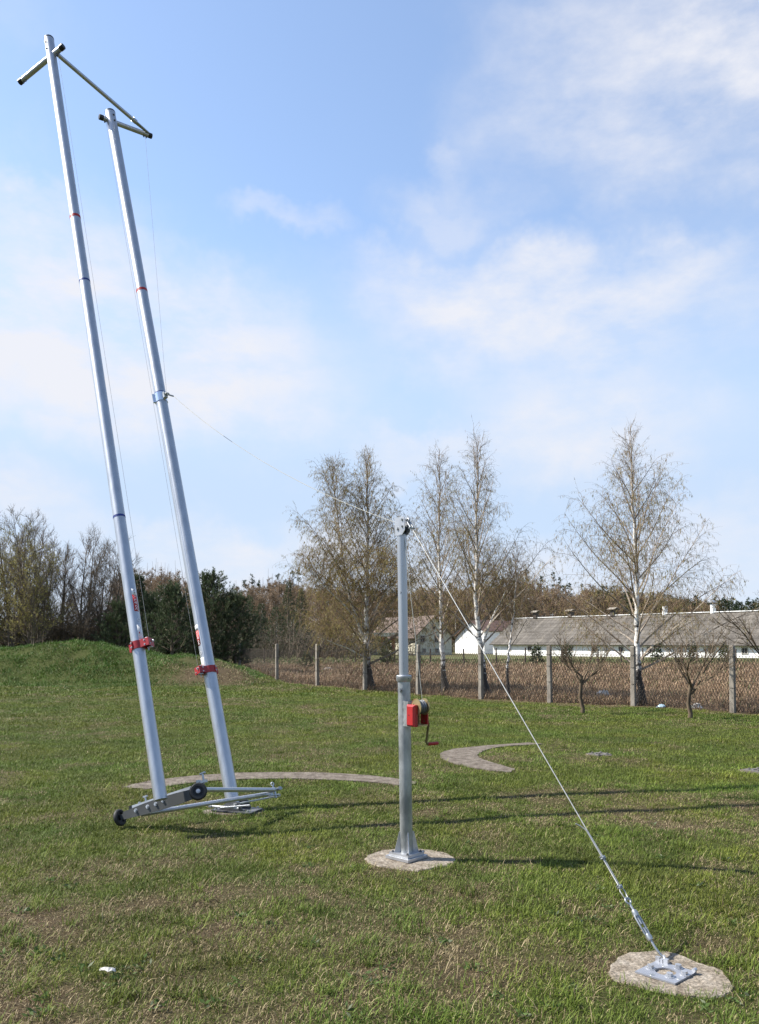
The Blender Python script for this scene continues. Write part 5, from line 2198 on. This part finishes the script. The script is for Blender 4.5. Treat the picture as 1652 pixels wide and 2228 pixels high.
for x in (1106, 1150, 1240, 1292, 1349, 1411, 1476, 1545, 1618, 1690):
    s = along_ax(x, 0)
    window(barn, E0 + ax * s - nb_ * .28 - ZUP * .66, ax, nb_, .95, .95)
for x in (1167, 1243, 1336):
    s = along_ax(x, HWD)
    q = rg(s)
    m = MB()
    m.box(q + ZUP * .45, (.8, .8, 1.0), (ax, nb_, ZUP))
    v = m.build('roof_vent', M['wood'], roof)
    k = MB()
    for sg in (-1, 1):
        k.prism([q + ax * -.75 + nb_ * (.75 * sg) + ZUP * .98, q + ax * .75 + nb_ * (.75 * sg) + ZUP * .98, q + ax * .75 + ZUP * 1.28, q - ax * .75 + ZUP * 1.28], ZUP * .06)
    k.build('vent_cap', M['fpost'], v)
for x, capd in ((1448, 0), (1553, 1)):
    s = along_ax(x, HWD)
    q = rg(s)
    m = MB()
    m.lathe(q, ZUP, [(.38, -.2), (.38, 1.15), (.34, 1.2), (.25, 1.2), (.3, .9), (0, .9)], 20)
    v = m.build('chimney', M['limewash'], roof)
    if capd:
        k = MB()
        k.lathe(q, ZUP, [(.7, 1.42), (.12, 1.8), (0, 1.82)], 20).lathe(q, ZUP, [(0, 1.40), (.7, 1.42)], 20)
        for a in range(4):
            d = V((math.cos(a * 1.57), math.sin(a * 1.57), 0)) * .38
            k.tube([q + d + ZUP * 1.15, q + d + ZUP * 1.5], .03, 6)
        k.build('chimney_cap', M['zinc'], v)

# annex at the left end
CX = at(1054, 1400, 160)
ann = thing('annex', 'white gabled outbuilding with a brown tiled roof at the left end of the long barn', 'outbuilding', V((CX.x, CX.y, zb)))
C0 = V((CX.x, CX.y, 0))
al, bk = -ax, -nb_
LA, LB_ = 8.7, 12.0
zC, zP, zL = 3.7, 5.6, 2.2
tP = 3.6
for s in (0, 1):
    m = MB()
    g0 = C0 + bk * (LB_ * s - (.25 * s))
    m.prism([V((*g0.xy, zb)), V((*(g0 + al * LA).xy, zb)), V((*(g0 + al * LA).xy, zL)), V((*(g0 + al * tP).xy, zP)), V((*g0.xy, zC))], bk * .25)
    m.build('wall', M['limewash'], ann)
m = MB()
m.box(C0 + bk * (LB_ / 2) - al * .125 + al * .25 + ZUP * ((zC - .1 + zb) / 2), (LB_ - .52, .25, zC - .1 - zb), (bk, al, ZUP))
m.build('wall', M['limewash'], ann)
o_ = -bk * .4
rp_ = lambda a, z, b_: V((*(C0 + al * a + bk * b_).xy, z))
slope_r = (zP - zC) / tP
slope_l = (zP - zL) / (LA - tP)
quad_uv('roof', [[rp_(-.5, zC - .5 * slope_r + .15, -.5), rp_(-.5, zC - .5 * slope_r + .15, LB_ + .4), rp_(tP, zP + .15, LB_ + .4), rp_(tP, zP + .15, -.5)],
                 [rp_(LA + .7, zL - .7 * slope_l + .15, LB_ + .4), rp_(LA + .7, zL - .7 * slope_l + .15, -.5), rp_(tP, zP + .15, -.5), rp_(tP, zP + .15, LB_ + .4)]], M['tileroof'], ann, thick=.14)

# cream house
H0 = at(903, 1400, 148)
H1 = at(983, 1400, 152)
gd = (H1 - H0)
gd.z = 0
gw = gd.length
gd.normalize()
hp = V((-gd.y, gd.x, 0))
zE, zK = 2.55, 6.1
LH = 16.7
hs = thing('house', 'cream two-storey house with a tiled gable roof and a red-columned porch', 'house', V((H0.x, H0.y, zb)))
HA = V((H0.x, H0.y, 0))
m = MB()
for s in (0, 1):
    g0 = HA + hp * (s * (LH - .3))
    m.prism([V((*g0.xy, zb)), V((*(g0 + gd * gw).xy, zb)), V((*(g0 + gd * gw).xy, zE)), V((*(g0 + gd * gw * .5).xy, zK)), V((*g0.xy, zE))], hp * .3)
for s in (0, 1):
    m.box(HA + gd * (s * gw + (.15 if s == 0 else -.15)) + hp * (LH / 2) + ZUP * ((zE + zb) / 2), (LH - .62, .3, zE - zb - .05), (hp, gd, ZUP))
m.build('wall', M['render'], hs)
sl_ = (zK - zE) / (gw / 2)
hr_ = lambda a, z, b_: V((*(HA + gd * a + hp * b_).xy, z))
hroof = quad_uv('roof', [[hr_(-.7, zE - .7 * sl_ + .18, -.6), hr_(-.7, zE - .7 * sl_ + .18, LH + .5), hr_(gw / 2, zK + .18, LH + .5), hr_(gw / 2, zK + .18, -.6)],
                         [hr_(gw + .7, zE - .7 * sl_ + .18, LH + .5), hr_(gw + .7, zE - .7 * sl_ + .18, -.6), hr_(gw / 2, zK + .18, -.6), hr_(gw / 2, zK + .18, LH + .5)]], M['houseroof'], hs, thick=.16)
for a, z, w, h in ((1.6, 2.0, 1.1, 1.35), (4.6, 2.0, 1.0, 1.35), (1.9, -.1, .9, .9), (4.7, -.1, .9, .9), (4.0, 4.2, .8, 1.0)):
    window(hs, HA + gd * a + ZUP * z - hp * .03, gd, -hp, w, h)
# porch
pp = at(845, 1400, 146)
pdr = V((pp.x, pp.y, 0))
m = MB()
m.box(pdr + hp * 2.0 - gd * 1.2 + ZUP * 2.75, (7.0, 4.6, .65), (gd, hp, ZUP))
po = m.build('porch', M['render'], hs)
for x in (834, 856):
    q = at(x, 1400, 146)
    k = MB()
    k.lathe(V((q.x, q.y, zb)), ZUP, [(.52, 0), (.52, .2), (.40, .25), (.36, 3.2), (.5, 3.35), (.5, 3.52)], 16)
    k.build('column', M['column'], po)
m = MB()
m.box(pdr + hp * 3.9 - gd * 1.2 + ZUP * .7, (6.5, .3, 3.5), (gd, hp, ZUP))
m.build('porch_wall', M['render'], hs)

# shed and hut at the edge of the wood
s0_ = at(580, 1400, 120)
sd = thing('wooden_shed', 'tan wooden shed under the far spruces', 'shed', V((s0_.x, s0_.y, hz(s0_.x, s0_.y))))
c = sd.location
m = MB()
m.box(c + V((0, 0, .95)), (3.6, 3, 1.9))
m.build('wall', M['tanwood'], sd)
m = MB()
m.box(c + V((0, 0, 1.62)), (3.9, 3.1, .05), (V((1, 0, 0)), V((0, 1, 0)), ZUP))
quad_uv('roof', [[c + V((-2.3, -1.8, 1.9)), c + V((2.3, -1.8, 1.9)), c + V((2.3, 1.8, 2.5)), c + V((-2.3, 1.8, 2.5))]], M['tileroof'], sd)
m = MB()
m.box(c + V((.5, -1.53, .85)), (.9, .05, 1.5))
m.build('door', M['wood'], sd)
s1_ = at(716, 1400, 125)
hut = thing('brick_hut', 'small red gabled hut seen under the hanging twigs of the two-stemmed birch', 'hut', V((s1_.x, s1_.y, hz(s1_.x, s1_.y))))
c = hut.location
m = MB()
m.prism([c + V((-1.7, -1.5, 0)), c + V((1.7, -1.5, 0)), c + V((1.7, -1.5, 1.5)), c + V((0, -1.5, 2.9)), c + V((-1.7, -1.5, 1.5))], V((0, 4, 0)))
m.build('wall', M['brick'], hut)
quad_uv('roof', [[c + V((-2.0, -1.8, 1.45)), c + V((-2.0, 2.8, 1.45)), c + V((0, 2.8, 3.1)), c + V((0, -1.8, 3.1))], [c + V((2.0, 2.8, 1.45)), c + V((2.0, -1.8, 1.45)), c + V((0, -1.8, 3.1)), c + V((0, 2.8, 3.1))]], M['brick'], hut)
m = MB()
m.box(c + V((0, -1.53, .8)), (.8, .05, 1.4))
m.build('door', M['wood'], hut)


# ------------------------------------------------------------------ litter
def crumple(name, label, p, size, mat, seed):
    rs = random.Random(seed)
    m = MB()
    n, k = 9, 6
    vs = []
    for i in range(k + 1):
        th = math.pi * .5 * i / k
        for j in range(n):
            a = 2 * math.pi * j / n
            r = rs.uniform(.6, 1.15)
            vs.append(p + V((math.cos(a) * math.sin(th) * size[0] * r, math.sin(a) * math.sin(th) * size[1] * r, max(.0, math.cos(th) * size[2] * rs.uniform(.5, 1.2)) - .01)))
    fs = []
    for i in range(k):
        for j in range(n):
            j2 = (j + 1) % n
            fs.append((i * n + j, (i + 1) * n + j, (i + 1) * n + j2, i * n + j2))
    m.add(vs, fs)
    return tag(m.build(name, mat, origin=p), label, 'litter')


def gp(x, y):
    p = ground(x, y)
    p.z = hz(p.x, p.y)
    return p


q = gp(1320, 1521)
crumple('plastic_bag', 'crumpled white plastic bag lying in the dry grass behind the fence', q + V((0, .3, .08)), (.22, .15, .17), M['plastic'], 1)
crumple('plastic_wrapper', 'pale blue plastic wrapper at the foot of the fence by the broad birch', gp(1439, 1541), (.14, .08, .08), M['blueplastic'], 2)
crumple('plastic_bag', 'white crumpled bag at the foot of the fence beside the spreading orchard tree', gp(1515, 1541), (.19, .12, .12), M['plastic'], 3)
crumple('field_stone', 'pale boulder in the dry field left of the two-stemmed birch', gp(*Z6(750, 432)), (.38, .25, .25), M['rock'], 4)
sc0 = gp(232, 2130)
m = MB()
pts = [(-.085, .055, 0), (-.05, .03, .012), (-.02, .01, .02), (.02, -.002, .012), (.055, .004, .022), (.085, .008, .008)]
vs = []
rs = random.Random(4)
for x, y, z in pts:
    w = rs.uniform(.006, .012)
    x, y, z = x * .48, y * .48, z * .5
    vs += [sc0 + V((x, y - w, z + .022)), sc0 + V((x, y, z + .03 + rs.uniform(0, .012))), sc0 + V((x, y + w, z + .022)), sc0 + V((x, y, z + .018))]
fs = []
for i in range(len(pts) - 1):
    for j in range(4):
        fs.append((i * 4 + j, (i + 1) * 4 + j, (i + 1) * 4 + (j + 1) % 4, i * 4 + (j + 1) % 4))
m.add(vs, fs)
tag(m.build('paper_scrap', M['plastic'], origin=sc0), 'twisted scrap of white paper on the worn lawn near the lower left corner', 'litter')


# ------------------------------------------------------------------ grass
def blades(n_per, y0, y1, L, w, seed, two=True, margin=2.2):
    g = np.random.default_rng(seed)
    hw0, hw1 = .475 * y0 + margin, .475 * y1 + margin
    area = (hw0 + hw1) * (y1 - y0)
    n = int(n_per * area)
    y = y0 + (y1 - y0) * g.random(n)
    x = (g.random(n) * 2 - 1) * (.475 * y + margin)
    keep = fence_side(x, y) < .1
    edge = np.abs(x) - (.475 * y + .45)
    keep &= g.random(n) < np.where(edge > 0, .55, 1)
    for k, p in PADS.items():
        keep &= ~(in_poly(x, y, p, .985) & ~(in_poly(x, y, p, 1.0) & ~in_poly(x, y, p, .80) & (g.random(n) < np.clip(2.6 * (vn(x, y, .09, 345) - .38), 0, .9)) & (not k.startswith('arc'))))
    keep &= ~(np.hypot(x - Q2.x, y - Q2.y) < .12)
    mix = lawn_mix(x, y)
    clump = vn(x, y, .12, 300) * .6 + vn(x, y, .05, 310) * .4
    keep &= g.random(n) < np.clip(1.3 - .6 * mix + .6 * (clump - .5), .2, 1)
    x, y, mix, clump = x[keep], y[keep], mix[keep], clump[keep]
    return x, y, mix, clump, g, L, w, two


def blade_mesh(parts, name):
    VV, QQ, CC = [], [], []
    base = 0
    for x, y, mix, clump, g, L, w, two in parts:
        n = len(x)
        z = height(x, y)
        az = g.random(n) * 2 * np.pi
        ln = L * (.45 + .9 * g.random(n)) * (.35 + 1.3 * clump) * (1.15 - .45 * mix)
        bankm = sstep(28.4, 29.4, y) * sstep(-3.5, -5.5, x)
        ln = ln * (1 + bankm * 1.6 * vn(x, y, .6, 350))
        isdry = g.random(n) < np.clip(.04 + .90 * mix, 0, .92)
        lean = np.where(isdry, .7 + .95 * g.random(n), .35 + 1.0 * g.random(n))
        dx, dy = np.cos(az), np.sin(az)
        sx, sy = -dy, dx
        wd = w * (.6 + .8 * g.random(n))
        c1, s1 = np.cos(lean * .8), np.sin(lean * .8)
        c2, s2 = np.cos(lean * 1.12), np.sin(lean * 1.12)
        m1 = np.stack([x + dx * s1 * ln * .5, y + dy * s1 * ln * .5, z + c1 * ln * .5], -1)
        t1 = m1 + np.stack([dx * s2 * ln * .55, dy * s2 * ln * .55, c2 * ln * .55], -1)
        b = np.stack([x, y, z - .004], -1)
        sd = np.stack([sx, sy, np.zeros(n)], -1)
        if two:
            vv = np.stack([b - sd * wd[:, None] * .5, b + sd * wd[:, None] * .5, m1 + sd * wd[:, None] * .45, m1 - sd * wd[:, None] * .45, t1 + sd * wd[:, None] * .08, t1 - sd * wd[:, None] * .08], 1)
            k = 6
            q = np.array([[0, 1, 2, 3], [3, 2, 4, 5]])
        else:
            vv = np.stack([b - sd * wd[:, None] * .5, b + sd * wd[:, None] * .5, t1 + sd * wd[:, None] * .12, t1 - sd * wd[:, None] * .12], 1)
            k = 4
            q = np.array([[0, 1, 2, 3]])
        QQ.append((np.arange(n)[:, None, None] * k + q[None] + base).reshape(-1, 4))
        r = g.random((n, 1))
        green = np.array([.066, .098, .013]) * (1 - r) + np.array([.146, .178, .029]) * r
        green = green * np.where(bankm[:, None] > .5, np.array([[.55, .86, .75]]), 1.0)
        hue = vn(x, y, .7, 335)[:, None]
        green = green * (np.array([.82, .98, .9]) * (1 - hue) + np.array([1.22, 1.05, 1.0]) * hue) * (.72 + .56 * vn(x, y, .3, 336)[:, None])
        straw = np.array([.19, .15, .075]) * (1 - r) + np.array([.40, .32, .18]) * r
        brown = np.array([.09, .062, .033]) * (1 - r) + np.array([.14, .10, .055]) * r
        br_ = (g.random(n) < .35)[:, None]
        dryc_ = np.where(br_, brown, straw)
        c = np.where(isdry[:, None], dryc_, green * (1 + .25 * (vn(x, y, .8, 330)[:, None] - .5)))
        CC.append(np.repeat(c, k, axis=0))
        VV.append(vv.reshape(-1, 3))
        base += n * k
    me = np_mesh(name, np.concatenate(VV), np.concatenate(QQ), None, np.concatenate(CC))
    return me


parts = [blades(10500, 2.9, 4.6, .029, .0028, 1), blades(9000, 4.6, 7, .026, .0032, 2), blades(7000, 7, 10.5, .023, .0040, 3), blades(3800, 10.5, 16, .024, .0060, 4, False),
         blades(1700, 16, 24, .028, .010, 5, False), blades(800, 24, 35.5, .042, .017, 6, False, 3.0)]


def tufts(n, y0, y1, per, spread_, L, w, mixval, seed):
    """longer tussocks, or loose straw lying about"""
    g = np.random.default_rng(seed)
    cy = y0 + (y1 - y0) * g.random(n) ** 1.3
    cx = (g.random(n) * 2 - 1) * (.475 * cy + 1.2)
    r = spread_ * (.5 + g.random(n))
    x = np.repeat(cx, per) + g.normal(size=n * per) * np.repeat(r, per)
    y = np.repeat(cy, per) + g.normal(size=n * per) * np.repeat(r, per)
    keep = np.ones(len(x), bool)
    for p in PADS.values():
        keep &= ~in_poly(x, y, p, .97)
    x, y = x[keep], y[keep]
    return x, y, np.full(len(x), mixval), .55 + .45 * g.random(len(x)), g, L, w, True


parts += [tufts(420, 3.0, 9.5, 40, .035, .040, .0034, -.1, 21), tufts(150, 3.0, 6.5, 50, .06, .042, .0036, .0, 22), tufts(500, 3.0, 8.5, 16, .07, .075, .0030, 1.2, 23), tufts(500, 9, 20, 30, .09, .035, .007, -.1, 24)]
tag(link('grass', blade_mesh(parts, 'grass'), [M['grass']]), 'short patchy grass of the lawn, green mixed with dry straw', 'grass', kind='stuff')


# dry growth in the field
def field(n_per, y0, y1, L, w, seed):
    g = np.random.default_rng(seed)
    hw0, hw1 = .49 * y0 + 1, .49 * y1 + 1
    n = int(n_per * (hw0 + hw1) * (y1 - y0))
    y = y0 + (y1 - y0) * g.random(n)
    x = (g.random(n) * 2 - 1) * (.49 * y + 1)
    fs = fence_side(x, y)
    cl = fbm(x, y, 1.3, 400, 3)
    keep = (fs > .05) & (x > -5.5 - np.clip(y - 40, 0, 40) * .4) & (g.random(n) < np.clip(cl * 2.2 - .25, .1, 1))
    x, y, cl = x[keep], y[keep], cl[keep]
    z = height(x, y)
    n = len(x)
    az = g.random(n) * 6.283
    lean = .2 + 1.3 * g.random(n)
    ln = L * (.4 + .9 * g.random(n)) * (.5 + cl)
    dx, dy = np.cos(az), np.sin(az)
    b = np.stack([x, y, z - .01], -1)
    m1 = b + np.stack([dx * np.sin(lean * .5) * ln * .55, dy * np.sin(lean * .5) * ln * .55, np.cos(lean * .5) * ln * .55], -1)
    t = m1 + np.stack([dx * np.sin(lean * 1.4) * ln * .5, dy * np.sin(lean * 1.4) * ln * .5, np.cos(lean * 1.4) * ln * .5], -1)
    sd = np.stack([-dy, dx, 0 * dx], -1) * (w * (.5 + g.random(n)))[:, None]
    vv = np.stack([b - sd * .5, b + sd * .5, m1 + sd * .5, m1 - sd * .5, t + sd * .1, t - sd * .1], 1)
    r = g.random((n, 1))
    c = np.array([.12, .072, .043]) * (1 - r) + np.array([.39, .28, .175]) * r
    c = c * (.6 + .8 * fbm(x, y, 2.2, 420, 3))[:, None]
    gsel = (g.random(n) < .06 + .55 * sstep(50, 64, y))[:, None]
    c = np.where(gsel, np.array([.09, .115, .04]) * (.7 + .7 * r), c)
    return vv.reshape(-1, 3), (np.arange(n)[:, None, None] * 6 + np.array([[0, 1, 2, 3], [3, 2, 4, 5]])[None]).reshape(-1, 4), np.repeat(c, 6, axis=0)


VV, QQ, CC, base = [], [], [], 0
for a in ((480, 18.5, 27, .22, .010, 11), (240, 27, 38, .25, .016, 12), (105, 38, 56, .26, .026, 13), (36, 56, 85, .20, .045, 14)):
    v_, q_, c_ = field(*a)
    VV.append(v_)
    QQ.append(q_ + base)
    CC.append(c_)
    base += len(v_)
tag(link('dry_field_grass', np_mesh('dry_field_grass', np.concatenate(VV), np.concatenate(QQ), None, np.concatenate(CC)), [M['grass']]), 'brown dead grass and weeds filling the field behind the fence', 'dry grass', kind='stuff')

# broad-leaved weeds scattered in the turf
S = Sticks()
rs = random.Random(5)
wd_spots = [(55, 2050, .10), (90, 2075, .09), (270, 2120, .10), (300, 2110, .08), (800, 2140, .12), (680, 2055, .10), (840, 2115, .10), (1290, 2010, .08), (1330, 1985, .07), (130, 2090, .07), (560, 2090, .07), (960, 2050, .07)]
for _ in range(45):
    wd_spots.append((rs.uniform(0, 1652), rs.uniform(1780, 2225), rs.uniform(.03, .06)))
for x, y, r in wd_spots:
    p = gp(x, y)
    if any(bool(in_poly(np.array([p.x]), np.array([p.y]), pd, 1.1)[0]) for pd in PADS.values()):
        continue
    for k in range(int(8 + r * 150)):
        az = rs.uniform(0, 6.28)
        el = rs.uniform(.1, .75)
        d = V((math.cos(az) * math.cos(el), math.sin(az) * math.cos(el), math.sin(el)))
        o = p + V((rs.gauss(0, r * .45), rs.gauss(0, r * .45), .008))
        L = rs.uniform(.02, .048)
        k_ = rs.uniform(.7, 1.3)
        col = (.08 * k_, .125 * k_, .035 * k_) if rs.random() < .85 else (.16, .18, .11)
        S.leaf(o, d, L, L * .16, col, 0)
tag(link('broadleaf_weeds', S.mesh('broadleaf_weeds', 3), [M['leaf']]), 'low rosettes of broad-leaved weeds dotted through the lawn', 'weeds', kind='stuff')
